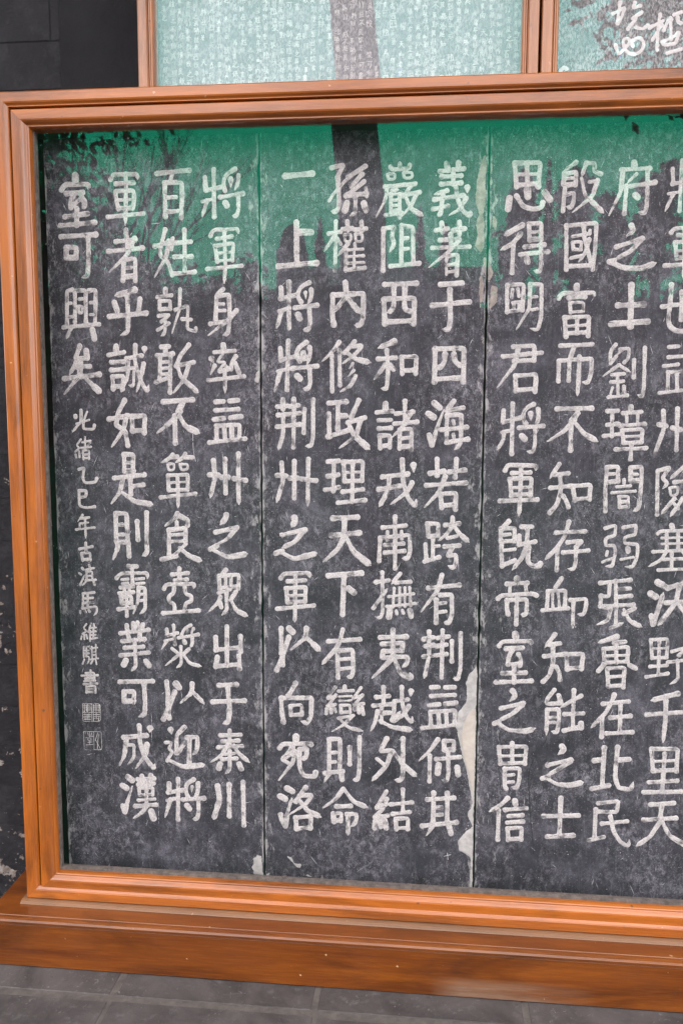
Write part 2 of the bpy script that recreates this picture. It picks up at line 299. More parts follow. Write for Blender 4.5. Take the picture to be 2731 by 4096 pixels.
GLYPHS = '''
0室14.4|d -1941,1257 -1942,1232; -2021,1183 -2001,1210 -1867,1209 -1871,1184t; -1994,1163 -1903,1166; -1954,1155 -1974,1117 -1971,1089;s -1971,1090 -1917,1133; -1909,1138 -1889,1115 -1898,1091; -2007,1040 -1878,1055; -1939,1081 -1942,996; -2035,994 -1838,1008
0可14.5| -2034,935 -1836,943; -1880,931 -1879,839 -1889,724 -1923,714t; -2005,876 -2006,823; -2005,876 -1948,879 -1952,822; -2006,823 -1952,822
0興12.3| -1979,650 -2010,645 -2016,465;s -2008,578 -1989,578;s -2011,502 -1972,505; -1883,645 -1845,649 -1855,464;s -1878,580 -1851,580;s -1880,515 -1853,515; -1964,645 -1903,647 -1907,476; -1964,645 -1970,476;s -1942,599 -1922,601;s -1946,561 -1924,563 -1927,524 -1946,523 -1946,561; -2036,447 -1832,463;t -1994,443 -2023,385;d -1871,432 -1861,384
0軍12.7| -1745,1230t -1731,1257 -1595,1255 -1594,1228t; -1715,1208 -1618,1211; -1718,1164 -1716,1122 -1704,1076; -1716,1169 -1618,1171 -1613,1123 -1625,1078;s -1710,1122 -1620,1124; -1704,1078 -1625,1080; -1658,1257 -1664,1047 -1669,988t; -1765,1035 -1566,1049
0者13.5| -1666,963 -1657,871; -1724,904 -1615,913; -1767,853 -1575,868;t -1618,920 -1666,829 -1765,743; -1683,800 -1689,697; -1681,806 -1617,814 -1620,696;s -1679,763 -1641,766; -1685,716 -1622,720
0乎14.4|w -1625,646 -1736,616t; -1668,614 -1665,506 -1669,420 -1712,402t; -1741,579 -1727,532; -1596,596 -1606,531; -1773,504 -1564,520
0百13.3| -1487,1256 -1307,1269;s -1401,1251 -1414,1217; -1444,1207 -1444,1033; -1444,1207 -1352,1208 -1349,1139 -1357,1024;s -1431,1130 -1383,1131; -1436,1056 -1358,1057
0姓12.6| -1446,963 -1469,889 -1482,833 -1434,790 -1413,722;t -1428,903 -1441,825 -1511,713; -1507,876 -1425,897;s -1406,916 -1414,857; -1395,892 -1306,897; -1340,961 -1342,739; -1400,818 -1304,820; -1409,729 -1286,737
0孰10.5|d -1452,648 -1453,627; -1498,606 -1419,615; -1487,584 -1486,542; -1487,584 -1426,587 -1428,542; -1485,541 -1428,543; -1493,505 -1431,512 -1479,473; -1455,472 -1459,411 -1484,397t; -1501,429 -1437,465;t -1370,647 -1376,540 -1420,411; -1398,537 -1327,560 -1332,490 -1333,432 -1284,419 -1286,439; -1362,488 -1313,484
0將12.4| -1223,1229 -1220,1167; -1220,1162 -1132,1179; -1175,1270 -1175,1024;s -1240,1105 -1177,1118;t -1214,1108 -1241,1027; -1059,1269 -1110,1244 -1125,1196 -1115,1160;t -1041,1235 -1041,1201 -1061,1162;w -1083,1216 -1082,1178t; -1141,1126 -1016,1142; -1044,1139 -1041,1063 -1054,1025 -1075,1029t;d -1113,1096 -1105,1082
0軍11.4| -1197,926 -1180,957 -1048,959 -1044,935t; -1162,909 -1081,921; -1172,870 -1161,790; -1173,873 -1072,886 -1079,795;s -1163,834 -1078,840;s -1161,793 -1082,798; -1121,947 -1117,764 -1125,674t; -1219,752 -1028,767
0身12.6| -1132,644 -1168,617 -1175,485; -1151,609 -1099,617 -1097,488 -1106,409 -1136,399t;s -1156,567 -1130,566;s -1156,531 -1123,531; -1205,460 -1109,475;t -1060,530 -1105,481 -1217,399
0矣14.7| -1947,343 -1974,274 -1907,279; -1910,318 -1906,279;t -1969,255 -2011,189; -1965,230 -1893,233; -2042,165 -1840,189;t -1945,252 -1953,182 -2046,79;f -1931,178 -1834,87
0光9.3| -1951,-11 -1953,-72;d -1985,-41 -1985,-48;s -1917,-18 -1938,-71;s -1981,-86 -1906,-63;t -1958,-78 -2006,-132; -1938,-71 -1943,-114 -1881,-117 -1876,-93
0緒6.6| -1957,-172 -1985,-206 -1966,-221 -1992,-242; -1991,-259 -1988,-274; -1971,-240 -1968,-273; -1933,-160 -1935,-213; -1951,-189 -1901,-179; -1958,-221 -1900,-214;t -1903,-190 -1956,-251; -1947,-239 -1947,-285; -1947,-236 -1910,-232 -1914,-284; -1946,-258 -1914,-256; -1949,-279 -1913,-277
0乙9.4| -1974,-342 -1942,-330 -1955,-394 -1941,-419 -1879,-413 -1872,-392
0巳9.4| -1978,-463 -1935,-461 -1938,-497 -1976,-501; -1978,-463 -1979,-549 -1938,-562 -1889,-552
0誠13.0|d -1738,342 -1739,321; -1783,295 -1695,309; -1769,255 -1700,258; -1770,212 -1694,218; -1764,174 -1762,108; -1764,176 -1700,180 -1708,108; -1762,121 -1708,124; -1681,275 -1595,291;t -1673,269 -1676,174 -1716,93; -1629,346 -1632,247 -1596,137 -1567,95 -1558,130t;w -1577,327 -1579,305t;s -1663,222 -1638,225 -1646,123 -1673,130t;t -1584,247 -1599,174 -1628,93
0如14.6| -1698,45 -1735,-18 -1752,-92 -1699,-122 -1686,-204;t -1689,-40 -1707,-114 -1779,-213; -1790,-59 -1681,-40; -1658,-43 -1657,-125; -1658,-43 -1584,-39 -1590,-132; -1657,-123 -1590,-120
0是14.0| -1710,-256 -1709,-350; -1710,-256 -1656,-254 -1660,-350;s -1696,-301 -1669,-301; -1709,-350 -1659,-346; -1769,-389 -1597,-368; -1677,-391 -1676,-478; -1670,-436 -1603,-424;t -1722,-399 -1740,-468 -1792,-535;f -1724,-471 -1655,-520 -1551,-535
0敢12.9| -1482,338 -1440,340; -1459,334 -1460,298; -1505,291 -1418,301; -1490,283 -1495,156; -1431,290 -1438,90;s -1483,254 -1438,258;s -1484,221 -1439,224;s -1485,189 -1439,192; -1516,145 -1436,174; -1327,348 -1381,283 -1394,243; -1401,234 -1302,254;f -1393,236 -1375,174 -1279,88;t -1329,239 -1357,159 -1419,88
0不15.2| -1477,38 -1310,50; -1367,35 -1394,-17;t -1383,-13 -1422,-61 -1516,-134; -1414,-39 -1413,-190;f -1387,-39 -1354,-97 -1275,-134
0簞11.5|t -1429,-254 -1449,-276 -1496,-299; -1437,-269 -1404,-265;t -1357,-249 -1372,-272 -1415,-298; -1357,-268 -1315,-268;s -1459,-306 -1456,-342 -1424,-340 -1421,-304 -1459,-306;s -1388,-308 -1385,-339 -1347,-337 -1344,-305 -1388,-308; -1459,-370 -1457,-453; -1459,-370 -1345,-365 -1349,-451; -1457,-454 -1349,-449;s -1452,-411 -1352,-406; -1405,-373 -1403,-486 -1405,-554t; -1504,-495 -1303,-471
0率11.9|d -1135,347 -1133,326; -1185,308 -1073,315;s -1141,297 -1171,255 -1123,255 -1160,210; -1157,204 -1108,217;s -1123,235 -1112,217;w -1201,272 -1190,252t;t -1184,235 -1207,188; -1066,286 -1089,253 -1093,217; -1070,250 -1049,197; -1221,156 -1023,177; -1127,188 -1128,138 -1128,87t
0益12.8| -1182,39 -1137,41; -1103,43 -1058,47; -1182,-8 -1055,-1; -1191,-58 -1138,-52; -1100,-48 -1040,-41; -1180,-97 -1179,-170; -1180,-93 -1048,-85 -1051,-162; -1135,-104 -1132,-166; -1093,-100 -1092,-162; -1219,-185 -1019,-163
0州13.6| -1198,-285 -1191,-378 -1220,-495t; -1222,-364 -1172,-367; -1133,-277 -1132,-467; -1153,-378 -1115,-377; -1057,-247 -1060,-451 -1057,-530t; -1082,-384 -1017,-393
0年7.9|t -1962,-601 -1992,-640; -1976,-622 -1924,-615;s -1981,-651 -1929,-644;s -1981,-651 -1982,-678; -2002,-686 -1895,-672; -1948,-623 -1948,-737t
0古8.7| -1949,-762 -1949,-816; -1986,-798 -1910,-782; -1975,-824 -1970,-863; -1975,-822 -1923,-817 -1926,-862; -1970,-859 -1924,-855
0滇7.2|d -1974,-910 -1970,-914; -1994,-938 -1983,-945;t -1989,-1004 -1960,-945; -1932,-889 -1930,-917; -1954,-919 -1906,-906; -1949,-930 -1950,-979; -1949,-930 -1915,-925 -1916,-975;s -1947,-954 -1915,-950; -1956,-980 -1896,-974;s -1952,-983 -1975,-1007; -1911,-978 -1904,-1004
0馬8.0| -1974,-1056 -1980,-1145; -1974,-1056 -1908,-1049; -1947,-1055 -1949,-1136; -1975,-1086 -1916,-1081; -1976,-1113 -1916,-1108; -1981,-1145 -1897,-1129 -1893,-1162 -1915,-1185t; -1994,-1161 -1994,-1171; -1966,-1158 -1964,-1166; -1944,-1154 -1939,-1162
0維6.0| -1960,-1235 -1981,-1259 -1959,-1278 -1986,-1295; -1991,-1309 -1996,-1327; -1976,-1300 -1975,-1326; -1963,-1300 -1958,-1322; -1932,-1230 -1950,-1282; -1940,-1274 -1942,-1337; -1916,-1234 -1913,-1253; -1939,-1259 -1903,-1254; -1938,-1282 -1906,-1277; -1939,-1301 -1906,-1298; -1939,-1323 -1899,-1316; -1919,-1256 -1921,-1319
0騏5.6| -1981,-1374 -1983,-1434; -1981,-1374 -1949,-1369; -1965,-1374 -1967,-1429; -1982,-1394 -1951,-1392; -1982,-1412 -1952,-1409; -1983,-1432 -1949,-1426 -1952,-1457 -1966,-1475t; -1991,-1473 -1979,-1446; -1933,-1369 -1933,-1440; -1908,-1356 -1909,-1440; -1941,-1381 -1899,-1373; -1932,-1400 -1910,-1398; -1933,-1420 -1910,-1417; -1946,-1446 -1895,-1437; -1929,-1450 -1940,-1471; -1911,-1449 -1907,-1473
0則14.1| -1767,-590 -1769,-747; -1767,-590 -1704,-587 -1701,-753;s -1757,-655 -1729,-653;s -1758,-712 -1727,-709; -1763,-756 -1701,-752;t -1762,-756 -1760,-785 -1790,-854; -1699,-761 -1695,-834; -1643,-634 -1641,-737; -1587,-583 -1591,-744 -1589,-813 -1618,-830t
0霸11.8| -1704,-892 -1653,-891; -1773,-962 -1749,-933 -1591,-928 -1592,-963t; -1681,-896 -1679,-992;s -1742,-971 -1706,-966;s -1739,-994 -1707,-989;s -1659,-965 -1612,-960;s -1656,-992 -1612,-987; -1751,-1017 -1676,-1008;s -1731,-1001 -1728,-1048;s -1698,-1001 -1699,-1047; -1760,-1050 -1677,-1041; -1749,-1070 -1746,-1107; -1749,-1070 -1689,-1064 -1688,-1106; -1746,-1109 -1690,-1103; -1766,-1143 -1675,-1129; -1716,-1048 -1718,-1181;t -1645,-1015 -1650,-1093 -1680,-1168; -1645,-1015 -1607,-1014 -1608,-1139 -1641,-1167t;s -1642,-1054 -1614,-1051;s -1643,-1090 -1613,-1086
0業12.7| -1721,-1236 -1715,-1275; -1681,-1223 -1679,-1266; -1656,-1218 -1659,-1265; -1625,-1229 -1635,-1269; -1758,-1284 -1592,-1259; -1715,-1287 -1706,-1326; -1643,-1281 -1648,-1320; -1748,-1331 -1617,-1315; -1737,-1370 -1626,-1359; -1762,-1415 -1595,-1393; -1676,-1321 -1672,-1479 -1701,-1506t;d -1731,-1445 -1744,-1470;d -1612,-1445 -1595,-1469
0食13.9|t -1409,-584 -1421,-611 -1482,-656; -1398,-597 -1348,-621 -1353,-648;s -1414,-635 -1414,-657; -1461,-679 -1364,-665 -1366,-743; -1461,-679 -1462,-825;s -1450,-707 -1377,-702;s -1451,-745 -1370,-740; -1504,-848 -1422,-826;s -1425,-817 -1362,-755;f -1401,-778 -1344,-827 -1275,-851
0壺12.5| -1404,-897 -1405,-955; -1447,-933 -1354,-923; -1432,-966 -1362,-960; -1496,-1017 -1483,-992 -1320,-984 -1323,-1011t; -1437,-1010 -1440,-1042 -1469,-1059 -1470,-1090 -1437,-1103 -1436,-1145; -1375,-1008 -1371,-1043 -1337,-1054 -1337,-1085 -1372,-1097 -1377,-1140; -1503,-1159 -1299,-1138
0漿11.0| -1485,-1252 -1482,-1287; -1486,-1289 -1423,-1272; -1444,-1228 -1440,-1341;s -1498,-1321 -1443,-1307;t -1487,-1321 -1518,-1371; -1344,-1225 -1383,-1245 -1399,-1285;t -1328,-1244 -1345,-1279;s -1364,-1253 -1360,-1268t; -1417,-1301 -1302,-1278; -1337,-1287 -1335,-1334 -1350,-1354t;d -1384,-1320 -1381,-1326; -1405,-1352 -1403,-1454 -1431,-1477t; -1456,-1365 -1413,-1399; -1358,-1366 -1390,-1395;t -1409,-1393 -1498,-1467;f -1394,-1392 -1355,-1449 -1285,-1464
0之13.8|w -1130,-588 -1134,-610 -1165,-643t; -1192,-687 -1069,-658;t -1081,-670 -1124,-723 -1189,-757; -1224,-784 -1185,-763;f -1216,-784 -1121,-828 -1012,-805
0眾12.3| -1137,-899 -1161,-934; -1176,-942 -1173,-1011; -1176,-936 -1061,-924 -1066,-1004;s -1138,-937 -1138,-987;s -1107,-933 -1108,-982; -1173,-1003 -1066,-993;s -1112,-1013 -1181,-1034;t -1170,-1057 -1182,-1088 -1237,-1142; -1174,-1084 -1165,-1115; -1135,-1033 -1133,-1133 -1164,-1161t; -1081,-1024 -1109,-1071;f -1109,-1071 -1079,-1132 -1014,-1162
0出14.0| -1134,-1226 -1137,-1453; -1201,-1291 -1198,-1361; -1202,-1365 -1058,-1345; -1057,-1282 -1057,-1370; -1192,-1406 -1203,-1463; -1203,-1461 -1067,-1444; -1068,-1396 -1063,-1470
0書7.3| -1945,-1511 -1948,-1596; -1974,-1528 -1922,-1522 -1923,-1559; -1999,-1545 -1902,-1538; -1979,-1561 -1923,-1556; -1984,-1577 -1919,-1570; -1988,-1595 -1906,-1588; -1973,-1609 -1972,-1645; -1973,-1609 -1916,-1602 -1919,-1643; -1969,-1626 -1921,-1621; -1974,-1643 -1919,-1639
0可14.4| -1771,-1573 -1575,-1562; -1627,-1576 -1622,-1696 -1627,-1764 -1664,-1779t; -1748,-1632 -1746,-1688; -1748,-1632 -1686,-1626 -1691,-1690; -1746,-1689 -1689,-1684
0以15.0| -1492,-1563 -1485,-1642 -1487,-1698;d -1437,-1573 -1421,-1592; -1445,-1621 -1483,-1714 -1516,-1788; -1483,-1706 -1482,-1778;t -1342,-1569 -1343,-1621 -1413,-1686;f -1339,-1617 -1273,-1686
0迎14.3|d -1474,-1850 -1470,-1873t; -1394,-1831 -1441,-1881 -1441,-1986;t -1396,-1928 -1437,-1996; -1379,-1891 -1316,-1885 -1319,-1964 -1345,-1994t; -1364,-1902 -1368,-2040;s -1507,-1928 -1469,-1923 -1488,-1964 -1467,-1981 -1498,-2037;f -1478,-2037 -1406,-2070 -1277,-2052
0將13.6| -1490,-2176 -1490,-2229; -1498,-2231 -1409,-2213; -1436,-2145 -1441,-2395;s -1503,-2279 -1442,-2264;t -1484,-2274 -1519,-2385; -1344,-2144 -1386,-2171 -1393,-2212 -1379,-2252; -1316,-2167 -1317,-2208 -1331,-2250;s -1353,-2189 -1357,-2226t; -1410,-2270 -1284,-2255; -1318,-2261 -1316,-2347 -1328,-2385 -1352,-2386t;d -1385,-2306 -1371,-2326
0于14.9| -1185,-1572 -1084,-1564; -1134,-1581 -1124,-1716 -1133,-1788 -1165,-1799t; -1222,-1672 -1038,-1657
0秦12.6| -1126,-1839 -1127,-1932; -1181,-1870 -1063,-1861; -1170,-1906 -1076,-1897; -1194,-1943 -1056,-1929;t -1139,-1924 -1175,-1990 -1241,-2035;f -1103,-1923 -1080,-1970 -1012,-2025;s -1159,-1983 -1100,-1975; -1171,-2013 -1089,-2004; -1127,-1964 -1129,-2077 -1154,-2098t;d -1185,-2043 -1193,-2068;d -1072,-2038 -1060,-2066
0川14.3|w -1201,-2178 -1191,-2259 -1228,-2382t; -1134,-2166 -1134,-2358; -1051,-2146 -1049,-2407
0成15.3| -1661,-1834 -1660,-1931 -1638,-2011 -1583,-2090 -1573,-2061t;d -1597,-1847 -1600,-1868t; -1756,-1907 -1619,-1889;t -1740,-1910 -1755,-2017 -1786,-2077;s -1733,-1951 -1696,-1949 -1698,-2030 -1736,-2073t;t -1618,-1945 -1629,-2011 -1688,-2091
0漢13.8|d -1738,-2147 -1714,-2166;d -1772,-2202 -1748,-2217; -1764,-2363 -1775,-2326;t -1762,-2367 -1746,-2304 -1713,-2203; -1678,-2160 -1580,-2149; -1653,-2139 -1650,-2192; -1600,-2132 -1602,-2189; -1674,-2193 -1585,-2180;s -1673,-2214 -1670,-2255;s -1673,-2214 -1588,-2205 -1591,-2251;s -1670,-2255 -1591,-2246; -1626,-2182 -1629,-2314;s -1677,-2288 -1579,-2275; -1698,-2326 -1572,-2311;t -1630,-2319 -1650,-2357 -1710,-2400;d -1601,-2354 -1590,-2395
0印甲2.4| -1999,-1714 -1893,-1710 -1894,-1815 -2001,-1820 -1999,-1714; -1945,-1712 -1947,-1818; -2001,-1765 -1893,-1761; -1993,-1726 -1952,-1725; -1993,-1738 -1949,-1737; -1988,-1718 -1990,-1763; -1968,-1717 -1970,-1762; -1981,-1750 -1951,-1749; -1936,-1724 -1897,-1722; -1936,-1736 -1897,-1735; -1933,-1748 -1898,-1747; -1934,-1716 -1936,-1760; -1899,-1716 -1900,-1757; -1994,-1779 -1952,-1777; -1995,-1793 -1953,-1791; -1986,-1771 -1987,-1811; -1962,-1770 -1963,-1810; -1995,-1807 -1953,-1806; -1938,-1777 -1899,-1775; -1938,-1789 -1899,-1787; -1934,-1801 -1902,-1799; -1936,-1768 -1937,-1813; -1902,-1775 -1906,-1812; -1975,-1719 -1976,-1758; -1973,-1774 -1974,-1808; -1918,-1714 -1919,-1757; -1918,-1765 -1919,-1806
0印乙2.0| -1998,-1882 -1890,-1878 -1890,-1988 -1998,-1993 -1998,-1882; -1937,-1880 -1938,-1990; -1974,-1888 -1970,-1906; -1961,-1883 -1962,-1913; -1949,-1887 -1954,-1905; -1987,-1919 -1938,-1908; -1975,-1922 -1954,-1920 -1954,-1933 -1974,-1936 -1975,-1922; -1976,-1947 -1953,-1944; -1963,-1936 -1964,-1961; -1986,-1963 -1943,-1958; -1913,-1885 -1930,-1935; -1909,-1893 -1918,-1983; -1928,-1928 -1896,-1990
1一15.7| -790,1226 -644,1236
1上15.9| -730,988 -728,773; -712,936 -651,935; -829,761 -622,775
1將13.1| -815,648 -811,592; -819,590 -731,609; -771,679 -772,436;s -826,525 -768,542;t -812,525 -839,435; -662,674 -711,651 -727,605 -706,573; -651,636 -648,597 -669,564t;s -682,622 -680,587t; -739,542 -619,555; -662,548 -655,449 -670,424 -693,428t;d -722,506 -713,488
1孫12.7| -542,1263 -477,1278 -512,1213; -508,1209 -501,1066 -519,1036 -544,1043t;s -554,1096 -526,1138 -466,1198; -364,1267 -455,1212; -381,1227 -437,1167; -371,1189 -420,1150 -466,1119; -466,1119 -356,1128;s -360,1155 -356,1114; -416,1119 -416,1030 -444,1016t;d -460,1082 -472,1045;d -371,1077 -359,1043
1權11.4| -519,988 -522,736; -558,927 -493,936;t -529,909 -581,835;s -511,902 -490,870; -458,987 -454,942; -483,948 -433,952; -383,985 -383,934; -419,943 -358,949;s -472,920 -470,884 -440,885 -438,922 -472,920;s -415,921 -413,883 -379,884 -377,921 -415,921;t -454,873 -507,812; -465,846 -466,738;s -418,873 -415,845;s -461,841 -375,844;s -461,806 -372,810;s -461,772 -371,775; -466,737 -364,747;s -420,845 -421,741
1內15.1| -534,607 -538,498 -528,452; -534,607 -370,614 -372,475 -387,447 -416,449t; -467,672 -460,602;t -467,595 -525,522;f -460,599 -388,511
1嚴11.2| -233,1260 -224,1245 -136,1250 -133,1267; -185,1276 -185,1249;s -248,1222 -244,1197 -209,1197 -209,1226 -248,1222;s -164,1228 -160,1201 -118,1202 -119,1231 -164,1228; -261,1160 -104,1172;t -249,1156 -257,1095 -307,1006;s -226,1141 -196,1143;s -240,1121 -173,1123; -229,1122 -228,1020; -184,1121 -181,1002;s -222,1091 -190,1092;s -222,1064 -190,1065;s -221,1039 -190,1041; -256,1016 -172,1026; -125,1163 -163,1110; -159,1116 -79,1129;t -96,1122 -120,1065 -172,1007;f -152,1107 -123,1045 -59,1009
1阻12.7| -266,944 -267,732; -266,946 -203,958 -227,911 -206,869 -233,827t; -171,961 -171,766; -171,958 -112,956 -107,765;s -160,896 -139,897;s -159,841 -135,843; -229,753 -78,766
1西14.2| -257,659 -90,664; -209,642 -206,572 -216,523 -241,515t; -150,644 -152,544 -142,524 -122,519; -261,581 -255,454; -261,583 -98,588 -102,453; -244,464 -105,470
1義12.4| 57,1270 65,1236; 119,1272 117,1238; 24,1231 148,1241; 34,1204 134,1207; 32,1167 135,1171; 93,1236 94,1165;t 63,1134 -2,1116; -2,1090 147,1108; 41,1116 31,1015 17,1012t; -8,1041 68,1056; 108,1148 119,1087 148,1026 183,1005 186,1029t;d 167,1147 167,1123t;t 161,1093 134,1040 76,1009
1著11.8| 38,971 43,923; 8,934 70,941; 129,973 130,911; 98,932 157,940; 85,912 89,851; 29,883 127,888; -9,844 183,849;t 132,884 69,817 -26,744;s 66,786 67,707; 69,800 125,811 120,703;s 77,755 108,760;s 70,720 112,724
1于14.7| 37,656 148,662; 86,628 92,472 83,420 47,424t; -4,548 189,565
1將13.2| -820,328 -817,267; -817,266 -732,285; -776,367 -784,105;s -835,204 -780,217;t -821,202 -853,94; -677,359 -722,331 -732,295 -714,256; -659,331 -655,295 -675,239t;d -695,299 -690,277; -754,220 -619,232; -661,227 -655,138 -670,107 -694,112t;d -729,179 -713,165
1修12.3|t -499,359 -535,309 -591,258; -539,288 -537,98; -497,316 -495,130; -416,362 -470,302;t -437,337 -376,340 -405,301 -480,245;f -459,305 -415,270 -327,250;s -426,245 -445,216t;s -419,209 -455,172t;t -411,177 -436,127 -493,95
1和12.9|w -204,361 -290,326t; -243,315 -235,209 -242,109 -273,113t; -289,269 -196,276;t -251,237 -310,160; -228,236 -206,214; -164,279 -159,191; -164,279 -84,283 -88,191; -159,207 -91,210
1四14.2| 14,323 13,148; 14,321 167,324 165,148; 20,162 162,169; 67,293 65,247 40,224; 113,293 118,254 146,235
1荆12.6| -807,52 -807,0; -839,13 -782,18; -747,55 -746,-3; -770,15 -722,21; -834,-33 -715,-21; -807,-36 -805,-131 -833,-223t; -748,-36 -750,-208; -839,-96 -715,-83; -689,0 -693,-127; -641,51 -641,-152 -652,-200 -682,-202t
1政13.9| -556,33 -461,41; -505,33 -505,-109; -498,-35 -463,-35; -556,-25 -551,-148; -560,-149 -435,-109; -392,48 -432,-42; -450,-71 -359,-45;f -446,-78 -421,-136 -332,-215;t -384,-64 -406,-143 -497,-211
1諸12.3|d -247,30 -247,5; -294,-16 -211,-9; -283,-59 -218,-56; -282,-103 -217,-99; -278,-142 -274,-208; -278,-142 -220,-139 -223,-204; -274,-198 -224,-194; -143,45 -142,-77; -189,-23 -99,-12; -199,-77 -77,-66;t -110,-19 -152,-91 -209,-148; -170,-109 -169,-210; -170,-109 -105,-102 -107,-217;s -159,-155 -115,-151; -165,-201 -108,-196
1海12.8|d 15,35 44,10;d -17,-23 12,-40; 4,-191 -11,-137;t 6,-191 28,-105 65,-1; 118,46 80,-4; 94,-1 168,10; 82,-33 83,-176; 82,-31 160,-25 158,-183 126,-215t; 83,-176 196,-157; 53,-108 188,-93;s 116,-60 121,-76;s 118,-133 121,-147
1州13.4| -816,-293 -809,-396 -845,-514t; -842,-363 -790,-366; -745,-285 -746,-488; -771,-377 -727,-377; -667,-273 -671,-446 -671,-532t; -704,-382 -626,-390
1理12.5| -560,-285 -501,-280; -526,-286 -530,-445; -560,-365 -501,-356; -574,-441 -500,-426; -475,-290 -467,-389; -475,-286 -367,-281 -372,-387;s -467,-344 -376,-340; -467,-392 -372,-387; -423,-296 -426,-502; -478,-450 -368,-435; -504,-511 -353,-494
1戎13.8| -262,-366 -124,-348; -154,-272 -149,-388 -119,-483 -82,-525 -75,-486t;w -93,-300 -91,-337t; -225,-367 -225,-433 -277,-530t; -280,-434 -167,-414;t -99,-395 -126,-447 -213,-515
1若13.7| 34,-267 35,-354; -3,-343 71,-331; 138,-266 132,-363; 100,-335 182,-323; -22,-409 190,-392;t 79,-360 48,-444 -31,-530; 55,-459 63,-528; 55,-457 139,-447 136,-538; 63,-519 135,-511
1之14.3|w -746,-599 -742,-619 -761,-649t; -816,-695 -686,-663; -694,-670 -746,-735 -816,-768t; -851,-799 -814,-786;f -822,-793 -747,-830 -620,-794
1軍12.9| -824,-941 -808,-914 -664,-907 -660,-934t; -785,-957 -687,-949; -793,-1001 -787,-1078; -794,-998 -683,-987 -687,-1068;s -789,-1040 -687,-1033; -785,-1076 -687,-1069; -741,-917 -744,-1123 -746,-1190t; -845,-1116 -638,-1091
1以14.5| -824,-1229 -821,-1372;d -777,-1227 -759,-1246; -780,-1278 -810,-1372 -850,-1470; -813,-1360 -816,-1438;t -680,-1224 -683,-1275 -768,-1349;f -680,-1275 -602,-1351
1天15.6| -530,-597 -396,-589; -540,-694 -385,-676; -466,-599 -470,-693;t -468,-700 -503,-768 -585,-843;f -459,-700 -417,-781 -322,-856
1下15.7| -557,-920 -372,-901; -469,-922 -476,-1138; -443,-989 -413,-1013
1有13.6| -475,-1226 -498,-1315 -590,-1428t; -555,-1295 -378,-1277; -504,-1354 -501,-1501; -502,-1348 -419,-1337 -414,-1455 -425,-1498 -452,-1493t;s -486,-1396 -436,-1390;s -486,-1452 -435,-1444
1南12.5| -190,-584 -189,-702; -256,-644 -131,-631; -270,-708 -275,-831; -270,-702 -109,-682 -104,-775 -118,-814 -148,-813t;s -231,-666 -231,-714;s -153,-665 -152,-705; -244,-742 -145,-731; -244,-784 -137,-772; -189,-721 -187,-870
1撫11.8| -257,-894 -252,-1117 -266,-1155 -296,-1142t; -292,-950 -220,-938; -304,-1097 -227,-984t; -158,-899 -205,-958t; -179,-950 -102,-943;s -219,-1029 -83,-1010;s -230,-1086 -75,-1065;s -190,-983 -196,-1089;s -160,-978 -159,-1084;s -131,-978 -130,-1082;s -105,-977 -98,-1078;w -213,-1108 -218,-1145;s -178,-1109 -174,-1126;s -144,-1105 -137,-1121;d -102,-1105 -96,-1137
1夷14.2| -265,-1263 -120,-1254; -195,-1218 -193,-1367; -254,-1301 -138,-1290 -144,-1334; -246,-1342 -142,-1334; -248,-1346 -257,-1380 -112,-1366 -111,-1406 -141,-1430t;t -197,-1382 -308,-1498;f -186,-1382 -151,-1465 -91,-1492 -99,-1460
1跨12.3| -13,-622 -7,-684; -13,-619 48,-617 44,-683; -7,-688 44,-685; 19,-695 19,-813;s 27,-743 52,-740; -22,-733 -16,-818; -25,-829 52,-803; 122,-583 123,-627; 83,-625 159,-615;t 123,-627 98,-668 48,-713;f 130,-626 160,-670 213,-716;s 95,-696 146,-685; 82,-743 161,-736; 125,-745 98,-797 144,-786 147,-829 131,-863 102,-849t
1有13.2|t 70,-902 49,-988 -41,-1111; -2,-976 165,-955; 41,-1041 43,-1169; 64,-1014 126,-1009 128,-1129 111,-1173 85,-1164t;s 58,-1061 91,-1056;s 58,-1110 95,-1105
1荆12.5| 5,-1223 7,-1360 -18,-1490t; -24,-1266 31,-1253; 79,-1213 78,-1480; 53,-1256 112,-1246; -12,-1305 32,-1298; 47,-1303 102,-1292; -22,-1365 103,-1346; 131,-1272 133,-1386; 178,-1225 182,-1423 168,-1488 142,-1482t
1向14.6| -741,-1543 -784,-1620; -825,-1637 -823,-1712 -812,-1775; -825,-1634 -651,-1625 -654,-1736 -677,-1777 -711,-1766t;s -773,-1678 -769,-1733;s -773,-1676 -706,-1669 -707,-1727;s -769,-1732 -707,-1726
1宛14.7|d -741,-1859 -741,-1879; -836,-1931 -820,-1906 -654,-1896 -654,-1909t; -762,-1923 -814,-1998;t -813,-1990 -746,-1939 -758,-2011 -841,-2124;s -809,-2005 -782,-2020; -719,-1933 -677,-1926 -681,-1976 -696,-1986; -723,-1954 -720,-2049 -696,-2092 -631,-2091 -627,-2067
1洛14.1|d -794,-2170 -763,-2187;d -833,-2220 -806,-2235; -805,-2402 -829,-2362 -832,-2330;t -803,-2400 -791,-2311 -765,-2229; -685,-2160 -744,-2248;t -720,-2210 -650,-2203 -681,-2257 -779,-2327;f -732,-2227 -674,-2301 -596,-2335; -744,-2345 -740,-2414; -744,-2345 -654,-2332 -660,-2406; -740,-2413 -658,-2400
